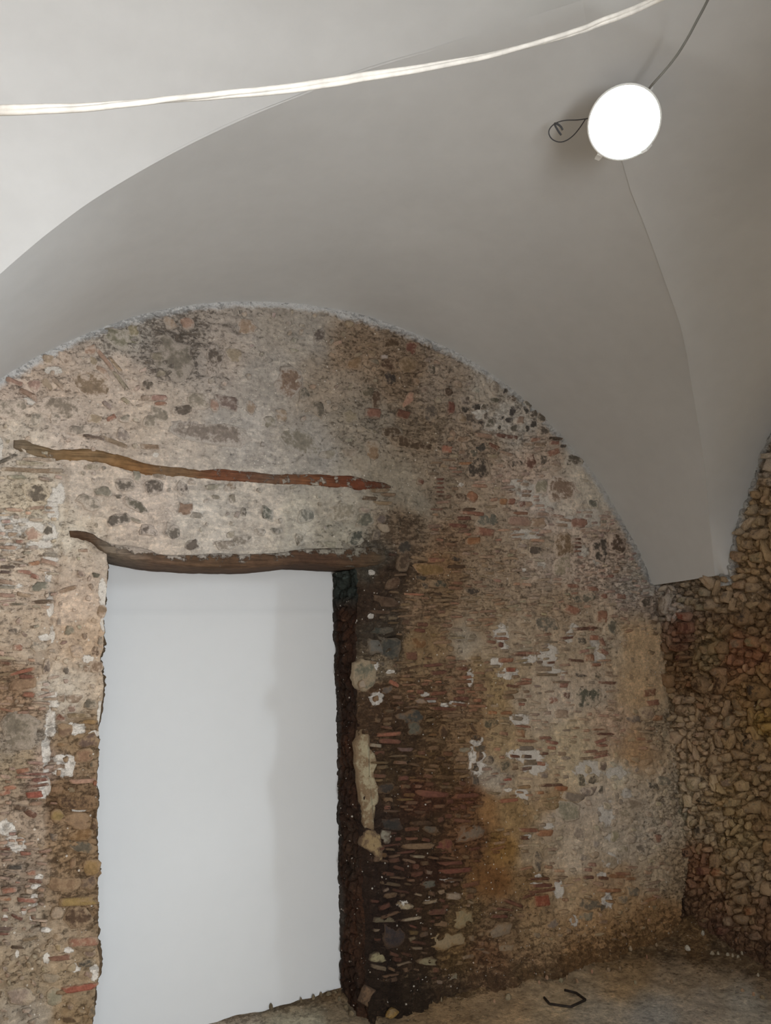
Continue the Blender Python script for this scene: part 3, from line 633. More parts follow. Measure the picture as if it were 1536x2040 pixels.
BRICKS = """209 719 60 8 52 p;237 756 52 8 52 t;229 729 40 7 50 p;117 766 38 9 40 t;29 762 34 11 20 p;57 787 46 11 30 b;222 833 21 10 -25 r;213 807 22 9 40 g;250 799 22 8 40 t;293 793 24 10 0 t;
320 805 24 7 0 r;316 793 34 12 0 p;300 890 42 10 5 b;225 880 62 8 20 b;190 872 50 6 12 u;743 823 33 19 10 dr;805 825 26 18 20 dr;897 813 14 24 0 dr;766 711 15 7 0 w;
997 868 21 8 5 dr;1020 871 25 9 5 dr;1066 876 20 8 -5 r;1105 874 31 6 5 db;1103 883 19 8 0 r;1103 901 26 12 -15 r;984 889 23 10 25 dr;1009 903 27 5 20 p;1076 886 21 7 0 b;1121 889 13 7 0 k;
927 923 25 6 0 n;964 868 36 9 5 p;62 938 128 9 3 b;78 916 62 8 2 t;60 924 60 9 4 t;16 915 46 8 -25 dg;33 951 38 8 0 g;110 938 32 9 5 t;25 1065 20 8 0 p;39 1079 17 7 0 r;12 1091 42 8 2 p;166 1097 20 6 0 p;
98 1096 19 8 0 g;756 977 42 8 0 b;737 993 31 8 3 db;775 985 30 7 4 b;765 1002 40 8 2 b;891 895 22 14 10 r;876 955 17 4 0 dr;876 963 17 4 0 dr;876 972 18 4 3 dr;877 980 17 4 0 dr;877 988 16 4 0 db;
941 989 23 18 30 n;1035 1038 46 18 2 p;1073 1040 33 20 0 p;1152 1042 31 18 0 r;968 1059 42 17 8 r;945 1077 29 14 -8 n;912 1047 42 8 5 dr;1003 999 15 12 0 n;1019 999 15 12 0 r;1040 1004 13 12 0 dr;
1054 1004 15 12 0 p;1050 979 20 6 3 b;1050 987 19 6 3 b;908 1114 22 8 20 k;912 1129 27 8 0 db;1177 1172 22 8 8 r;1140 1167 26 8 5 r;1150 1074 15 4 0 dr;1150 1082 16 5 0 dr;1151 1090 15 4 0 dr;1150 1098 14 4 0 r;
930 1015 40 6 -3 db;940 1022 44 7 3 r;925 1032 30 8 0 dr;955 1024 20 8 0 r;1036 1022 34 6 2 r;1083 1024 26 6 4 p;1110 1028 26 6 8 p;1125 1036 26 6 10 p;1120 1046 24 6 5 p;
13 1160 46 8 10 p;13 1170 40 6 2 g;13 1186 32 8 3 p;49 1186 32 9 10 p;69 1123 25 9 -10 n;99 1121 38 9 15 p;49 1140 30 8 5 r;69 1149 19 10 20 r;86 1199 44 8 -3 db;36 1204 34 5 0 dg;107 1184 14 6 -10 p;
137 1174 36 9 -18 b;36 1290 19 14 0 r;11 1321 25 7 5 dr;43 1338 54 8 -14 r;14 1343 42 8 -8 b;54 1348 32 9 0 dr;14 1130 28 7 2 u;12 1140 26 6 3 u;100 1106 30 7 3 g;
47 1362 52 22 -8 b;57 1384 26 10 0 r;158 1426 46 12 0 b;180 1438 27 9 0 o;47 1535 26 10 -10 r;72 1542 62 5 0 dr;80 1553 32 8 -5 dr;75 1565 42 6 -8 dr;69 1583 36 14 -6 R;19 1569 27 10 -10 r;9 1579 25 10 -12 r;
165 1556 52 10 -3 p;189 1560 8 12 0 r;50 1548 40 5 0 p;153 1796 84 18 -5 o;29 1727 32 9 0 k;62 1738 21 10 -8 r;69 1755 30 8 5 dr;19 1773 29 12 -8 r;53 1793 42 9 3 r;9 1790 24 9 0 n;34 1826 25 7 25 dr;
50 1700 23 8 0 r;62 1621 26 14 30 dr;41 1609 28 10 10 db;9 1849 36 8 0 u;9 1859 22 6 0 dr;165 1877 58 17 -3 r;169 1891 42 9 5 b;120 1909 43 11 -6 dr;158 1969 72 14 -8 R;123 1977 26 9 -5 b;36 1886 25 6 0 db;
10 1690 24 6 0 dr;12 1700 26 6 3 u;60 1870 30 7 -12 b;
836 1112 32 8 10 b;869 1116 38 10 0 r;910 1115 20 9 20 k;908 1129 36 7 2 db;838 1152 21 9 12 k;826 1184 38 5 3 r;869 1184 21 5 0 db;758 1219 42 8 3 db;842 1244 23 8 0 dr;810 1239 14 10 0 db;836 1256 23 7 5 dr;
820 1307 25 16 0 dr;863 1325 42 7 -5 dr;875 1340 36 8 -3 dr;822 1330 42 5 -12 db;920 1332 27 8 0 dr;785 1362 22 9 30 r;838 1378 15 9 0 dr;875 1381 36 9 -5 dr;859 1392 25 5 0 dr;920 1392 31 8 0 dr;885 1412 52 8 3 dr;
916 1404 31 6 8 dr;943 1452 20 7 50 db;949 1469 19 10 10 k;877 1511 21 8 0 db;920 1512 27 9 0 b;777 1463 52 8 -2 r;777 1477 46 10 3 dr;748 1485 26 8 5 g;808 1493 30 8 0 u;863 1582 62 13 3 dr;930 1585 50 10 -4 dr;
838 1618 25 7 0 db;836 1686 62 12 -2 b;834 1707 27 6 3 t;859 1796 25 7 -12 t;904 1786 29 13 0 c;840 1640 40 8 0 db;900 1720 50 8 -3 dr;910 1735 60 10 -4 dr;820 1830 40 7 -10 c;
1018 1334 21 10 0 R;1008 1315 27 10 -2 r;999 1272 27 6 3 r;979 1279 19 6 8 r;997 1285 10 10 0 dr;1049 1301 52 6 0 r;1034 1305 42 5 2 dr;1080 1332 37 9 0 t;1088 1344 46 6 0 b;1049 1354 21 5 3 r;1041 1361 31 8 -5 r;
1024 1367 29 6 8 dr;1028 1348 15 6 0 b;1098 1320 15 5 -3 dr;1075 1319 13 6 0 u;1184 1270 19 11 5 r;1198 1279 8 19 -20 r;1202 1299 20 9 35 r;1166 1252 52 7 -3 dr;1176 1252 14 10 0 r;1127 1271 28 5 -5 dr;1186 1324 23 7 -3 r;
1174 1311 21 14 0 n;1147 1316 31 6 5 dr;1200 1229 22 25 10 r;1139 1215 30 16 20 r;1122 1365 19 10 0 r;1116 1359 42 5 0 b;1209 1360 38 6 2 r;1018 1379 27 8 -8 b;1049 1378 14 6 0 b;1012 1389 25 9 0 b;1038 1395 21 6 0 b;
1038 1403 14 6 0 r;952 1395 17 8 0 r;1180 1174 20 8 0 r;1202 1188 12 10 0 r;1233 1188 15 12 0 r;1225 1139 13 8 0 b;1214 1148 13 7 0 r;
1120 1422 28 17 2 p;1192 1453 27 4 0 r;1204 1462 38 5 0 dr;1196 1476 23 7 -20 r;1200 1485 21 6 0 r;1174 1497 31 6 -3 r;1194 1500 32 7 -12 r;1198 1506 35 6 -12 r;1170 1511 29 6 -3 b;1036 1460 21 16 0 n;1030 1431 21 9 8 g;
1041 1447 31 5 5 r;981 1420 19 8 0 n;1008 1420 25 8 -3 n;1049 1476 42 6 3 r;1084 1470 25 6 0 r;1098 1479 27 7 10 r;1098 1490 19 8 8 r;1049 1491 29 9 -2 m;1026 1507 19 6 5 dr;1049 1507 21 7 0 u;1082 1501 15 6 0 dr;
1057 1519 25 11 0 u;1049 1531 23 7 -8 u;1077 1521 17 9 5 r;1026 1527 12 14 0 b;1012 1553 15 6 0 R;1098 1564 46 6 -2 dr;1045 1568 27 7 -8 o;1116 1570 27 10 5 n;1016 1595 38 8 -5 r;1075 1579 15 7 0 n;
1075 1751 42 5 -3 dr;1079 1764 46 6 -3 dr;1082 1775 52 7 -8 dr;1081 1794 31 22 -5 R;1055 1785 28 8 -20 dr;1055 1654 40 8 0 r;1085 1660 36 12 -3 n;1045 1669 17 8 0 dr;1024 1800 42 8 20 dr;1004 1812 42 6 5 dr;997 1826 36 8 0 dr;
1170 1732 17 8 5 r;1172 1747 22 6 0 dr;1202 1749 22 6 5 dr;1228 1745 36 8 0 n;1215 1773 40 7 0 n;1292 1380 25 14 -10 r;1300 1400 27 12 -8 r;1310 1430 20 12 0 n;1238 1189 16 10 0 r;1310 1670 14 18 0 r;
1300 1240 16 8 10 b;1302 1262 14 7 10 b;1296 1300 12 8 20 b;1240 1740 30 7 0 r;1255 1750 24 6 0 n"""
# rubble of the right wall that stands out from the rest
RSTONES = """1327 1207 17 46 5 pg;1364 1228 28 16 0 R;1366 1250 36 22 0 dr;1483 1230 26 36 0 bk;1512 1378 34 34 10 k;1496 1488 46 28 10 k;1415 1536 34 20 0 db;1417 1441 24 28 0 t;
1404 1180 20 18 0 pg;1450 1190 22 24 0 pg;1500 1170 24 22 0 t;1470 1281 24 20 0 y;1502 1280 26 22 0 y;1432 1340 26 20 0 c;1400 1365 30 28 10 db;1440 1365 22 40 -5 db;1370 1395 22 16 0 pg;
1360 1415 30 26 0 b;1455 1440 22 24 0 t;1340 1470 34 26 0 t;1440 1510 24 20 0 t;1470 1505 26 22 0 t;1405 1595 26 16 0 k;1420 1625 24 20 -15 t;1430 1630 24 14 20 db;1500 1610 30 26 0 t;1390 1660 20 30 20 k;
1408 1655 18 12 0 db;1455 1700 22 26 15 t;1452 1730 20 24 0 bk;1480 1760 22 18 0 t;1512 1765 26 20 -15 dg;1490 1725 26 22 0 t;1400 1735 30 14 0 dr;1430 1738 30 14 5 n;1360 1700 22 18 0 k;1480 1790 26 20 0 t;
1450 1835 24 22 10 t;1480 1830 26 18 0 t;1505 1865 28 16 10 t;1440 1855 22 16 0 dr;1500 1815 20 18 0 n;1460 1600 26 20 0 t;1486 1546 24 22 0 b;1520 1530 26 18 0 g;1445 1560 20 20 0 t;1380 1560 22 26 0 t;
1355 1290 30 16 0 dr;1360 1310 26 10 0 dr;1375 1275 20 8 0 dr;1395 1210 22 16 0 pg;1360 1195 14 12 0 pg;1420 1205 22 20 0 t;1530 1290 16 20 0 o;1530 1330 18 22 0 o;1350 1395 14 18 0 r;1378 1362 20 14 0 r;
1480 1420 20 10 25 c;1530 1400 18 16 0 t;1470 1108 22 20 0 p;1490 1085 18 20 0 t;1515 1065 24 22 0 t;1475 1060 14 14 0 g;1510 1110 26 22 0 y;1525 1020 20 16 0 t;1496 1018 14 18 0 c;1520 960 26 18 10 b;1500 985 20 14 0 b"""

def parse(s):
    out = []
    for q in s.replace('\n', '').split(';'):
        a = q.split()
        if len(a) == 6: out.append((float(a[0]), float(a[1]), float(a[2]), float(a[3]), float(a[4]), a[5]))
    return out
def piece_geo(px, py, w, h, a, plane, low, prot, blocky, n=11):
    """outline drawn on the wall plane around a point; returns verts (world) and triangles/quads as tris"""
    a = math.radians(a); ph = rng.random()*6.28
    th = np.linspace(0, 2*np.pi, n, endpoint=False) + rng.normal(0, 0.10, n)
    e = 0.42 if blocky else 0.75
    cx = np.sign(np.cos(th))*np.abs(np.cos(th))**e; sy = np.sign(np.sin(th))*np.abs(np.sin(th))**e
    jr = 1 + rng.normal(0, 0.09 if blocky else 0.12, n)
    if not blocky: jr *= 1+0.12*np.sin(2*th+ph)+0.08*np.sin(3*th+ph*1.7)
    ox = 0.5*w*cx*jr; oy = 0.5*h*sy*jr
    rings = []
    for sc, dp in ((1.06, -0.012), (1.0, prot*0.35), (0.84, prot*0.9), (0.5, prot)):
        k = 1 + rng.normal(0, 0.03, n)
        x = px + (ox*math.cos(a)-oy*math.sin(a))*sc*k; y = py + (ox*math.sin(a)+oy*math.cos(a))*sc*k
        P = onY(x, y) if plane == 'Y' else onX(x, y)
        rings.append((P, dp + (rng.normal(0, prot*0.16, n) if dp > 0 else 0)))
    c = onY([px], [py]) if plane == 'Y' else onX([px], [py])
    V = []
    if plane == 'Y': base = float(low(c[:, 0], c[:, 2])[0])
    else: base = float(low(c[:, 1], c[:, 2])[0])
    for P, d in rings+[(c, prot*(0.95+0.2*rng.random()))]:
        P = P.copy(); q = base + d
        if plane == 'Y': P[:, 1] = -q
        else: P[:, 0] = -q
        V.append(P)
    V = np.vstack(V); T = []
    for r in range(3):
        for k in range(n):
            k2 = (k+1) % n; A, B, C, D = r*n+k, r*n+k2, (r+1)*n+k2, (r+1)*n+k
            T += [(A, B, C), (A, C, D)]
    for k in range(n): T.append((3*n+k, 3*n+(k+1) % n, 4*n))
    return V, np.array(T)
def tint(key, j=0.10):
    c = srgb(PAL[key]) if isinstance(key, str) else srgb(key)
    v = 1+rng.normal(0, j)
    return np.clip(c*max(v, 0.6)*(1+rng.normal(0, 0.04, 3)), 0.01, 0.9)

class Setter:
    def __init__(s, parent, plane, low): s.parent, s.plane, s.low, s.lst = parent, plane, low, []
    def add(s, kind, px, py, w, h, a, key, prot, jit=0.10):
        V, T = piece_geo(px, py, w, h, a, s.plane, s.low, prot, kind == 'brick')
        zc, _ = zone_eval(np.array([px]), np.array([py]), ZONES if s.plane == 'Y' else RZONES, None if s.plane == 'Y' else 2.2)
        n = (len(V)-1)//4; e = np.concatenate([np.full(n, 1.0), np.full(n, 1.0), np.full(n, 0.35), np.full(n, 0.0), [0.0]])
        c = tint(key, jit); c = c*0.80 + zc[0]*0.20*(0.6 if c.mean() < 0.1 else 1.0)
        s.lst.append((w*h, kind, V, T, c*1.1, zc[0]*(0.95 if s.plane == 'Y' else 0.78), e))
    def flush(s, mats, limit=300):
        for kind in sorted({q[1] for q in s.lst}):
            L = sorted([q for q in s.lst if q[1] == kind], key=lambda q: -q[0])
            for _, _, V, T, c, du, ed in L[:limit]:
                o3 = V.mean(0); me = mesh_np(kind, V-o3, T, c[None, :], smooth=(kind != 'brick')); add_dust(me, du[None, :], ed)
                o = new_obj(kind, me, mats[kind], s.parent); o.location = o3
            rest = L[limit:]
            if rest:
                Vs, Ts, Cs, Ds, Es, off = [], [], [], [], [], 0
                for _, _, V, T, c, du, ed in rest:
                    Vs.append(V); Ts.append(T+off); Cs.append(np.repeat(c[None, :], len(V), 0)); Ds.append(np.repeat(du[None, :], len(V), 0)); Es.append(ed); off += len(V)
                me = mesh_np('small_'+kind+'s', np.vstack(Vs), np.vstack(Ts), np.vstack(Cs), smooth=(kind != 'brick')); add_dust(me, np.vstack(Ds), np.concatenate(Es))
                new_obj('small_'+kind+'s', me, mats[kind], s.parent, kind='stuff')

class Occ:                                   # keeps the small infill off the pieces placed by eye
    def __init__(s): s.a = np.zeros((2100, 1620), bool)
    def mark(s, x, y, w, h, m=1):
        s.a[max(0, int(y-h/2-m)):int(y+h/2+m)+1, max(0, int(x-w/2-m)):int(x+w/2+m)+1] = True
    def free(s, x, y, w, h):
        y0, y1, x0, x1 = max(0, int(y-h/2)), int(y+h/2)+1, max(0, int(x-w/2)), int(x+w/2)+1
        return not s.a[y0:y1, x0:x1].any()
sb = Setter(wall_back, 'Y', low_h); occ = Occ()
for x, y, w, h, a, k in parse(STONES):
    big = w*h > 1500
    pr = 0.005 if big else 0.0065
    if k in ('pg', 'm', 'c', 'y'): pr *= 0.7
    sb.add('stone', x, y, w, h, a, k, pr+0.004*rng.random(), 0.06)
    r = math.radians(a); occ.mark(x, y, abs(w*math.cos(r))+abs(h*math.sin(r))*0.8, abs(w*math.sin(r))*0.8+abs(h*math.cos(r)))
for x, y, w, h, a, k in parse(BRICKS):
    sb.add('brick', x, y, w, h, a, k, 0.008+0.008*rng.random(), 0.10)
    r = math.radians(a); occ.mark(x, y, abs(w*math.cos(r))+abs(h*math.sin(r)), abs(w*math.sin(r))+abs(h*math.cos(r)))
def inside_wall(x, y):
    P = onY([x], [y])[0]
    if RB-math.hypot(P[0]-XC, P[2]-ZB) < 0.045 or P[2] < 0.05: return False
    if XL0-0.03 < P[0] < XR0+0.05 and P[2] < 1.99: return False
    if P[0] > -0.03 and P[2] < 1.9: return False
    return True
# infill by zone: x0, y0, x1, y1, tries, kind, width range, height range, tilt spread, colours
FILL = [(0,895,120,960,40,'brick',14,40,5,8,8,'ttpbgu'),(0,1010,110,1210,110,'brick',12,40,4,8,8,'pprrgutb'),(0,1100,200,1400,40,'stone',8,18,7,14,30,'gtbdgdgm'),
 (0,1310,110,1420,60,'brick',14,40,5,9,12,'bbrpt'),(0,1520,110,1620,70,'brick',12,36,4,8,10,'rrdpbu'),(0,1660,90,1880,110,'brick',10,32,4,9,14,'rbdput'),
 (95,1400,190,2030,60,'stone',9,22,7,16,20,'bbtgo'),(0,1880,100,2040,40,'stone',8,18,6,12,30,'gtbb'),(0,700,330,900,60,'stone',8,20,6,12,40,'ttgp'),(140,930,700,1060,26,'stone',7,14,6,11,30,'gmg'),
 (300,620,700,900,60,'stone',8,20,7,14,30,'gtmp'),(700,680,900,880,70,'stone',9,24,8,18,40,'bbdtg'),(900,760,960,900,24,'stone',9,18,8,14,40,'bgdt'),
 (880,860,1170,960,190,'brick',12,30,4,8,12,'rpbbtdu'),(860,900,1000,1110,150,'brick',12,34,4,8,10,'rbbdtdu'),(1000,940,1110,1060,150,'brick',12,28,4,8,8,'rpppbud'),
 (1100,1020,1250,1110,170,'brick',9,24,4,6,7,'rppdudp'),(1140,1090,1290,1200,170,'brick',9,24,4,7,14,'rrbpdud'),(780,1100,1000,1210,220,'brick',14,40,4,8,12,'bbordb'),
 (1000,1050,1150,1200,110,'brick',12,30,4,7,12,'bbtrgu'),(760,1180,980,1280,190,'brick',12,38,4,8,8,'bbdordb'),(980,1190,1180,1300,170,'brick',12,32,4,7,14,'bbrtugd'),
 (790,1310,960,1420,170,'brick',14,40,4,8,8,'drrbdob'),(960,1260,1220,1420,180,'brick',10,30,4,7,10,'rrpbtu'),(1215,1180,1310,1260,60,'brick',9,22,4,8,18,'rbtgp'),
 (750,1410,960,1600,330,'brick',14,42,5,10,10,'bbdobdb'),(960,1410,1130,1600,120,'brick',10,32,4,8,12,'rbtuppr'),(1130,1420,1320,1480,60,'brick',10,30,4,7,14,'rrbtp'),
 (760,1570,960,1720,330,'brick',12,44,5,11,12,'rbddbdob'),(740,1690,940,1960,420,'brick',12,44,5,12,16,'ddbbodtb'),(960,1640,1110,1700,40,'brick',12,32,5,8,12,'robt'),
 (1040,1720,1320,1800,90,'brick',10,32,4,8,14,'rnbtdp'),(930,1800,1320,1900,90,'stone',8,24,6,14,20,'bbtdgp'),(740,1180,1000,1450,60,'stone',8,20,7,14,20,'bdkgb'),
 (750,1450,960,1950,90,'stone',10,26,8,18,20,'bdkgbt'),(1220,1400,1340,1780,110,'stone',9,24,8,18,30,'ttgcb'),(1040,1500,1240,1720,60,'stone',8,22,8,16,30,'ttgcm'),
 (1000,1100,1300,1400,50,'stone',7,16,6,12,30,'gdtb'),(900,900,1240,1100,50,'stone',7,18,6,12,30,'gdtbm'),(860,1890,1300,1990,50,'stone',8,24,6,12,20,'bbdt')]
CODE = {'d': 'dr', 'g': 'g', 'b': 'b', 't': 't', 'p': 'p', 'r': 'r', 'u': 'u', 'o': 'bo', 'n': 'n', 'm': 'm', 'c': 'c', 'k': 'dg'}
for x0, y0, x1, y1, tries, kind, w0, w1, h0, h1, ta, cols in FILL:
    for q in range(int(tries*1.5)):
        x = rng.uniform(x0, x1); y = rng.uniform(y0, y1); w = w0+(w1-w0)*rng.random()**1.6; h = h0+(h1-h0)*rng.random()**1.3
        if not occ.free(x, y, w*0.95, h*0.95) or not inside_wall(x, y): continue
        k = CODE[cols[int(rng.random()*len(cols))]]
        if kind == 'stone' and k in ('dr',): k = 'db'
        zc, _ = zone_eval(np.array([x]), np.array([y]), ZONES)       # the dust of its neighbourhood sits on each small piece
        base = srgb(PAL[k]); f = 0.34
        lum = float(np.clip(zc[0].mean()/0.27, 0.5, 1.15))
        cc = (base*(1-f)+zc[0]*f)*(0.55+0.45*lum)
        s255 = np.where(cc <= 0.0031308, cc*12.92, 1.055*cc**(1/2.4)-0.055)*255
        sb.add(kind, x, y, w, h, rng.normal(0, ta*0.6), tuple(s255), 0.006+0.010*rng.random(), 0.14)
        occ.mark(x, y, w, h, 0)
# cream plaster remnants beside the doorway
CRUST = [[(722,1450),(733,1456),(738,1490),(748,1500),(752,1520),(745,1545),(752,1562),(757,1590),(746,1612),(744,1655),(728,1657),(720,1600),(712,1540),(708,1480)],
         [(728,1650),(748,1655),(758,1665),(764,1690),(762,1715),(752,1718),(744,1700),(728,1692),(718,1682)],
         [(706,1320),(722,1312),(742,1318),(750,1335),(748,1360),(730,1380),(712,1372),(702,1350)],
         [(760,1652),(778,1655),(780,1676),(768,1682),(758,1670)]]
def crust(poly, rgb):
    p = np.array(poly, float); c = p.mean(0); q = []
    for i in range(len(p)):
        a, b = p[i], p[(i+1) % len(p)]
        for t in (0, .33, .66): q.append(a+(b-a)*t+rng.normal(0, 1.3, 2))
    q = np.array(q); n = len(q); V = []
    for sc, d in ((1.0, -0.02), (0.98, 0.006), (0.85, 0.009), (0.4, 0.008), (0.02, 0.009)):
        r = c+(q-c)*sc; P = onY(r[:, 0], r[:, 1])
        P[:, 1] = -(low_h(P[:, 0], P[:, 2])+d-0.02*np.clip(1-np.abs(P[:, 0]-XR0)/0.05, 0, 1)**2+rng.normal(0, 0.0008, n)); V.append(P)
    T = []
    for r in range(4):
        for k in range(n):
            k2 = (k+1) % n; T.append((r*n+k, r*n+k2, (r+1)*n+k2, (r+1)*n+k))
    me = mesh_np('plaster_remnant', np.vstack(V), np.array(T), srgb(rgb)[None, :])
    zc, _ = zone_eval(np.array([c[0]]), np.array([c[1]]), ZONES); add_dust(me, zc*1.1, np.repeat([1, .9, .3, .0, 0], n))
    new_obj('plaster_remnant', me, M_lime, wall_back)
crust(CRUST[0], (164, 152, 124)); crust(CRUST[1], (148, 126, 92)); crust(CRUST[2], (106, 102, 86)); crust(CRUST[3], (136, 130, 114))
sb.flush({'stone': M_stone, 'brick': M_brick})

# right wall
sr = Setter(wall_right, 'X', rw_low); occ2 = Occ()
for x, y, w, h, a, k in parse(RSTONES):
    sr.add('stone', x, y, w, h, a, k, 0.020+0.014*rng.random(), 0.08); occ2.mark(x, y, w*0.8, h*0.8, 0)
n_ok = 0
for q in range(5000):
    x = rng.uniform(1312, 1580); y = rng.uniform(870, 1930)
    P = onX([x], [y])[0]
    if P[1] > -0.02 or P[2] < 0.04: continue
    if P[2] > ZS-0.02 and (1.4745-math.hypot(P[1]-YM, P[2]-1.553) < 0.04): continue
    sc = 0.8+0.5*(x-1312)/220
    w = (6+15*rng.random()**2.2)*sc; h = (9+24*rng.random()**2.2)*sc
    if not occ2.free(x, y, w*0.85, h*0.85): continue
    zc, _ = zone_eval(np.array([x]), np.array([y]), RZONES, 2.2)
    k = rng.choice(['t', 'b', 't', 'c', 'b', 'g', 'db', 'y'])
    cc = (srgb(PAL[k])*0.40+zc[0]*0.62)*rng.choice([0.55, 0.8, 1.0, 1.0, 1.2])
    s255 = np.where(cc <= 0.0031308, cc*12.92, 1.055*cc**(1/2.4)-0.055)*255
    sr.add('stone', x, y, w, h, rng.uniform(-40, 40), tuple(s255), 0.006+0.026*rng.random()**1.5, 0.14)
    occ2.mark(x, y, w*0.9, h*0.9, 0)
sr.flush({'stone': M_earth_stone})

# ================================================================ OLD TIMBERS
def log(name, pts, radii, colors, label, inset=0.3, seg=14, cat='beam', squash=1.0):
    """pts: frame points on the wall face, radii in frame px"""
    P = onY([p[0] for p in pts], [p[1] for p in pts]); n = 110
    C = spline(P, n); m = len(pts)
    rad = np.interp(np.linspace(0, m-1, n), range(m), radii)/415.0
    low = low_h(C[:, 0], C[:, 2]); C[:, 1] = -low + rad*inset
    C[:, 2] += 0.003*fbm(C[:, 0]*14, C[:, 0]*0, 201, 3)
    rad = rad*(1+0.10*fbm(C[:, 0]*11, C[:, 0]*0, 203, 3))
    V, fs = tube(C, rad, seg); V = np.array(V)
    V += 0.006*np.stack([0*V[:, 0], fbm(V[:, 0]*13, V[:, 2]*40, 215, 3), fbm(V[:, 0]*13, V[:, 1]*40, 217, 3)], 1)
    V += 0.0025*np.stack([0*V[:, 0], fbm(V[:, 0]*40, V[:, 2]*60, 205, 3), fbm(V[:, 0]*40, V[:, 2]*60, 207, 3)], 1)
    cs = np.array([srgb(c) for c in colors]); t = np.repeat(np.linspace(0, m-1, n), seg)
    cc = np.stack([np.interp(t, range(m), cs[:, i]) for i in range(3)], 1)
    me = py_mesh(name, V, fs); add_col(me, cc)
    qx, qy = proj(V); du, _ = zone_eval(qx, qy, ZONES); add_dust(me, du, np.interp(V[:, 0], [-3.3, -2.75, -2.6, -1.7], [0.2, 0.25, 0.4, 0.5]))
    return new_obj(name, me, M_wood, label=label, cat=cat)
log('timber_pole', [(26,886),(45,888),(75,899),(130,907),(190,908),(240,918),(290,934),(330,938),(380,943),(430,945),(480,947),(540,952),(600,955),(660,957),(710,962),(750,966),(780,969)],
    [9,12,12,11,12,13.5,12,9,9,12,12,11,12,14,14,10,6],
    [(126,110,92),(138,120,98),(138,118,92),(144,114,80),(146,118,86),(148,112,74),(142,104,68),(132,106,80),(128,98,70),(132,84,60),(126,84,62),(118,92,74),(134,90,62),(122,76,52),(116,66,46),(106,64,46),(104,80,62)],
    'long crooked wooden pole bedded in the rubble above the doorway lintel', 0.5)
def lintel():
    # top line / bottom line of the weathered lintel on the wall face, swept back over the doorway
    top = [(138,1057),(160,1058),(185,1064),(205,1076),(230,1084),(270,1088),(298,1095),(320,1104),(380,1105),(440,1102),(500,1104),(560,1100),(600,1094),(650,1092),(700,1090),(745,1090),(765,1096)]
    bot = [(140,1072),(160,1073),(182,1082),(200,1096),(218,1106),(262,1117),(300,1123),(330,1126),(380,1130),(440,1132),(500,1131),(560,1127),(600,1124),(650,1126),(700,1129),(745,1128),(765,1118)]
    colr = [(104,80,60),(98,74,56),(104,82,64),(124,108,92),(134,120,104),(132,114,98),(120,96,78),(112,88,70),(108,84,64),(104,80,60),(108,82,62),(100,76,58),(92,68,52),(90,66,50),(92,70,52),(92,74,56),(90,80,66)]
    n = 150; m = len(top); T = spline(onY([p[0] for p in top], [p[1] for p in top]), n); B = spline(onY([p[0] for p in bot], [p[1] for p in bot]), n)
    cs = np.array([srgb(c) for c in colr]); tt = np.linspace(0, m-1, n)
    cl = np.stack([np.interp(tt, range(m), cs[:, i]) for i in range(3)], 1)
    sec = [(0, .10), (0.02, -.004), (.12, -.013), (.3, -.016), (.5, -.018), (.7, -.022), (.85, -.02), (.96, -.008), (1.0, .012), (1.0, .07), (0.97, .16), (.95, .26), (0, .26)]
    V, C = [], []
    for i in range(n):
        for f_, d in sec:
            p = T[i]*(1-f_)+B[i]*f_; nz = 0.008*float(fbm(np.array([p[0]*14]), np.array([p[2]*60+d*30]), 211, 4)[0])
            V.append((p[0], d-float(low_h(np.array([p[0]]), np.array([p[2]]))[0])*0.8+nz, p[2]+nz*0.6)); C.append(cl[i])
    k = len(sec); fs = [(i*k+j, (i+1)*k+j, (i+1)*k+(j+1) % k, i*k+(j+1) % k) for i in range(n-1) for j in range(k)]
    fs += [tuple(range(k)), tuple((n-1)*k+j for j in range(k-1, -1, -1))]
    me = py_mesh('lintel', V, fs); add_col(me, np.array(C)); V = np.array(V)
    ed = np.interp(V[:, 0], [-3.1, -2.95, -2.85, -2.7, -2.55, -2.3, -1.7], [0.3, 0.5, 0.8, 0.75, 0.6, 0.55, 0.6])*np.tile([1.3, 1.3, 1.2, 1.0, .75, .5, .3, .2, 0, 0, 0, 0, 0], n)
    qx, qy = proj(V); du, _ = zone_eval(qx, qy-25, ZONES); add_dust(me, du*0.85, ed)
    return new_obj('lintel', me, M_wood, label='bowed dark timber lintel over the white plastered doorway', cat='lintel')
lintel()
# ================================================================ LAMP, CABLES
M_emit = bpy.data.materials.new('lamp_diffuser'); M_emit.use_nodes = True
b_ = M_emit.node_tree.nodes['Principled BSDF']; b_.inputs['Base Color'].default_value = (0.9, 0.9, 0.9, 1)
b_.inputs['Emission Color'].default_value = (0.86, 1.0, 0.96, 1); b_.inputs['Emission Strength'].default_value = 9.0
M_white = mat_plain('white_plastic', (0.80, 0.80, 0.78), 0.45, 0.06)
M_cable = mat_plain('dusty_white_cable', (0.72, 0.68, 0.62), 0.6, 0.28, 30)
M_black = mat_plain('dark_wire', (0.07, 0.07, 0.075), 0.5)
M_greyw = mat_plain('grey_wire', (0.20, 0.19, 0.17), 0.6)
M_metal = mat_plain('steel_clip', (0.72, 0.74, 0.74), 0.35, 0.1, 40, 0.6)
M_iron = mat_plain('rusty_iron', (0.045, 0.034, 0.028), 0.7, 0.5, 60, 0.3)
def lathe(prof, seg=48):
    V, fs = [], []
    for r, z in prof:
        for k in range(seg):
            a = 2*math.pi*k/seg; V.append((r*math.cos(a), r*math.sin(a), z))
    for i in range(len(prof)-1):
        for k in range(seg):
            k2 = (k+1) % seg; fs.append((i*seg+k, i*seg+k2, (i+1)*seg+k2, (i+1)*seg+k))
    fs.append(tuple(range(seg-1, -1, -1))); fs.append(tuple((len(prof)-1)*seg+k for k in range(seg)))
    return V, fs
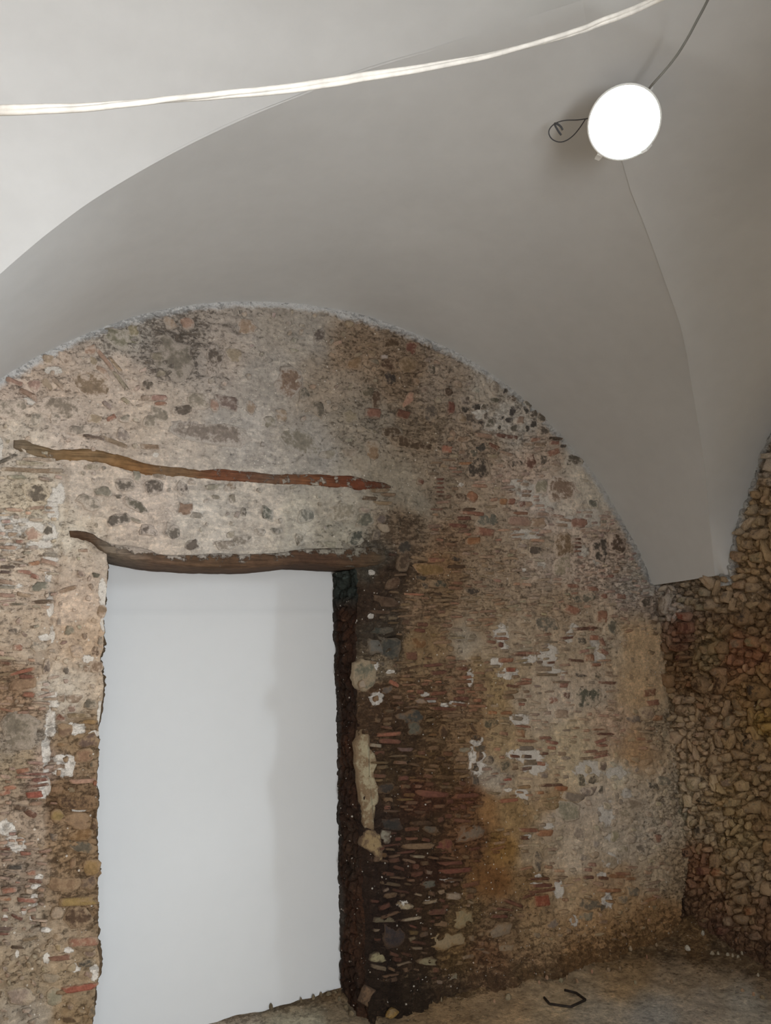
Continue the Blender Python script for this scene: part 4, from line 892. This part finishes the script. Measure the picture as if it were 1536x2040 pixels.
LC = along(1243, 244, 2.62); LR = 0.1045
lamp = empty('ceiling_lamp', LC, 'round white LED panel lamp hanging lit from a wire below the vault', 'lamp')
ndir = CAM-LC; ndir /= np.linalg.norm(ndir); ndir = ndir + 0.05*rt - 0.30*up; ndir /= np.linalg.norm(ndir)
lamp.rotation_euler = Vector(ndir).to_track_quat('Z', 'Y').to_euler()
V, fs = lathe([(LR*0.90, -0.004), (LR*0.965, -0.004), (LR, 0.002), (LR, 0.007), (LR*0.985, 0.0085), (LR*0.955, 0.0085), (LR*0.95, 0.005)])
new_obj('rim', py_mesh('rim', V, fs), M_white, lamp)
V, fs = lathe([(LR*0.945, 0.0055), (LR*0.945, 0.0075), (LR*0.9, 0.008), (0.01, 0.0082)])
new_obj('diffuser', py_mesh('diffuser', V, fs), M_emit, lamp)
V, fs = lathe([(LR*0.55, -0.022), (LR*0.62, -0.02), (LR*0.64, -0.0045), (LR*0.9, -0.004)])
new_obj('heat_sink', py_mesh('heat_sink', V, fs), M_metal, lamp)
def to_lamp(p):
    q = lamp.rotation_euler.to_matrix().transposed() @ (Vector(p)-Vector(LC)); return np.array(q)
def clip(px0, px1, wdt):
    a = to_lamp(along(*px0, 2.63)); b = to_lamp(along(*px1, 2.66)); d = (b-a); L = np.linalg.norm(d); d /= L
    s = np.cross(d, [0, 0, 1.0]); s /= np.linalg.norm(s); nn = np.cross(s, d); V = []
    P = [a-nn*0.002, a+d*L*0.35+nn*0.006, a+d*L*0.7+nn*0.002, b]
    for i, p in enumerate(P):
        wv = wdt*(1 if i < 3 else 0.8)
        for sg, tt in ((-1, 0), (1, 0), (1, 0.0015), (-1, 0.0015)): V.append(p+s*wv*sg*0.5+nn*tt)
    fs = []
    for i in range(len(P)-1):
        for k in range(4):
            k2 = (k+1) % 4; fs.append((i*4+k, i*4+k2, (i+1)*4+k2, (i+1)*4+k))
    fs += [(3, 2, 1, 0), tuple(12+k for k in range(4))]
    new_obj('spring_clip', py_mesh('spring_clip', V, fs, False), M_white, lamp)
clip((1200, 300), (1189, 318), 0.018); clip((1278, 304), (1298, 288), 0.008); clip((1285, 182), (1300, 174), 0.010)
def wire(name, pts, r, mat, label=None, cat='wire', n=60, parent=None):
    C = spline([along(*p) for p in pts], n); V, fs = tube(C, r, 8)
    return new_obj(name, py_mesh(name, V, fs), mat, parent, label=label, cat=cat)
wire('lamp_wire', [(1288,184,2.62),(1300,168,2.60),(1325,140,2.57),(1350,108,2.53),(1372,72,2.48),(1388,42,2.43),(1402,16,2.38),(1425,-30,2.3),(1450,-80,2.2),(1475,-130,2.1)],
     0.0034, M_greyw, 'thin dark flex the round lamp hangs from')
wire('wire_loop', [(1172,236,2.66),(1150,239,2.70),(1125,240,2.74),(1106,246,2.76),(1095,257,2.77),(1094,268,2.77),(1101,278,2.76),(1114,283,2.75),(1128,280,2.74),(1142,270,2.72),(1154,256,2.70),(1166,238,2.67)],
     0.0018, M_black, 'looped black lead curling out to the left of the round lamp')
wire('wire_tail', [(1118,269,2.775),(1111,259,2.77),(1105,247,2.765),(1110,247,2.765),(1117,252,2.77),(1121,259,2.772)],
     0.0032, M_black, 'short hooked black wire end inside the looped lead')
# white service cable slung across the room in front of the vault
cab = [(-330,212,1.75),(-160,220,1.62),(0,220,1.52),(110,217,1.50),(220,210,1.50),(330,199,1.52),(440,189,1.55),(560,178,1.60),(700,157,1.66),(820,139,1.73),(940,117,1.80),(1060,88,1.88),(1150,62,1.95),(1210,40,2.0),(1255,22,2.04),(1310,0,2.08),(1400,-50,2.0),(1480,-130,1.8)]
C = spline([along(*p) for p in cab], 240)
T = np.gradient(C, axis=0); T /= np.linalg.norm(T, axis=1)[:, None]
Bn = np.cross(T, [0, 0, 1.0]); Bn /= np.linalg.norm(Bn, axis=1)[:, None]; Nn = np.cross(Bn, T)
C += 0.0015*np.stack([fbm(np.arange(240)/9., np.zeros(240), s_, 2) for s_ in (301, 303, 305)], 1)
cable = empty('hanging_cable', tuple(C[120]), 'dusty white twin cable slung across the room in front of the vault', 'cable')
for k_ in (0, 1):
    phs = np.linspace(0, 9, 240)+k_*math.pi
    Q = C + 0.0034*(np.cos(phs)[:, None]*Bn+np.sin(phs)[:, None]*Nn)
    V, fs = tube(Q, 0.0048, 8); V = np.array(V)-C[120]
    new_obj('strand', py_mesh('strand', V, fs), M_cable, cable)

# ================================================================ ON THE FLOOR
def floor_pt(px, py, dz=0.0):
    p = onZ([px], [py], 0.012)[0]; return p+np.array([0, 0, dz])
rod = spline([floor_pt(*p, 0.006) for p in [(1084,1990),(1095,2003),(1116,2006)]], 10)
pts = [(1084,1990),(1095,2003),(1137,2009),(1167,1995),(1148,1981),(1124,1975)]
P3 = np.array([floor_pt(*p, 0.006) for p in pts]); Q = []
for i in range(len(P3)-1):
    for t_ in (0.04, 0.3, 0.6, 0.96): Q.append(P3[i]+(P3[i+1]-P3[i])*t_)
V, fs = tube(Q, 0.0055, 8)
new_obj('bent_rod', py_mesh('bent_rod', V, fs), M_iron, label='dark iron rod bent into an open hexagon on the floor', cat='rod')
CHIP = [(1369,1911,12,7,'upper end of the pale chips in the right corner, largest one'),]
def chip(px, py, w, h, rgb, label, name='rubble_chip', grp='loose chips of lime and stone on the floor'):
    c = onZ([px], [py], 0.0)[0]
    db = (ND if -2.95 < c[0] < -1.8 else 0)-c[1]; dr = -c[0]
    s = w/430.0; n = 9; V = []
    base = 0.004+0.5*(0.055*math.exp(-max(db-0.03, 0)/0.07)+0.06*math.exp(-max(dr-0.03, 0)/0.10))+0.07*math.exp(-math.hypot(c[0]+.05, c[1]+.05)/0.22)
    a0 = rng.random()*6.28
    for zz, rr in ((-0.006, 0.8), (0.002, 1.0), (0.5*s*h/w+0.003, 0.8), (0.85*s*h/w+0.004, 0.35)):
        for k in range(n):
            a = 2*math.pi*k/n; q = rr*(1+rng.normal(0, 0.12))
            x, y = 0.5*s*q*math.cos(a), 0.32*s*q*math.sin(a)
            V.append((x*math.cos(a0)-y*math.sin(a0), x*math.sin(a0)+y*math.cos(a0), zz))
    fs = [(r*n+k, r*n+(k+1) % n, (r+1)*n+(k+1) % n, (r+1)*n+k) for r in range(3) for k in range(n)]
    fs += [tuple(range(n-1, -1, -1)), tuple(3*n+k for k in range(n))]
    me = py_mesh(name, V, fs, False); add_col(me, srgb(rgb)); add_dust(me, srgb((130, 112, 86))[None, :], 0.0)
    o = new_obj(name, me, M_stone, label=label, cat='chip', group=grp); o.location = (c[0], c[1], base)
chip(1372,1912,14,8,(206,196,178), 'largest pale chip lying on the floor in the right corner')
chip(1404,1897,12,6,(190,180,162), 'flat pale chip closest to the foot of the right wall')
chip(1258,1911,7,6,(190,168,140), 'small round pebble at the foot of the back wall')
chip(1013,1995,16,8,(150,136,110), 'flat stone flake on the floor left of the bent rod')
chip(780,2036,30,10,(150,120,70), 'ochre tile fragment at the doorway threshold')
G2 = [(1421,1920),(1433,1921),(1452,1924),(1462,1926),(1473,1929),(1481,1925),(1512,1957)]
for x_, y_ in G2: chip(x_, y_, 6+4*rng.random(), 5, (182,170,148), 'small pale lime chip in the strew along the right wall', grp='lime chips strewn along the right wall')
G3 = [(1064,1957),(1075,1968),(1090,1960),(1118,1962),(1130,1957),(1150,1961),(1180,1945),(1213,1941),(1176,1925),(1210,1952),(1235,1938),(1268,1963),(1339,1962),(1480,1981),(1502,1988),(1520,1994),(1265,1963),(1100,1951),(1290,1920),(1310,1905),(930,1990),(960,1985),(985,2002),(880,2008),(1000,1975),(1030,1962)]
for x_, y_ in G3: chip(x_, y_, 4+5*rng.random(), 4, (int(150+40*rng.random()), 140, 112), 'tiny grit crumb scattered on the floor below the back wall', grp='grit crumbs below the back wall')
G4 = [(600,2012),(625,2006),(640,2001),(655,2000),(668,1997),(676,2004),(540,2024),(690,2015),(700,2026)]
for x_, y_ in G4: chip(x_, y_, 7+7*rng.random(), 7, (110, 98, 78), 'crumb of mortar rubble in the corner of the plastered doorway', grp='mortar crumbs in the doorway corner')
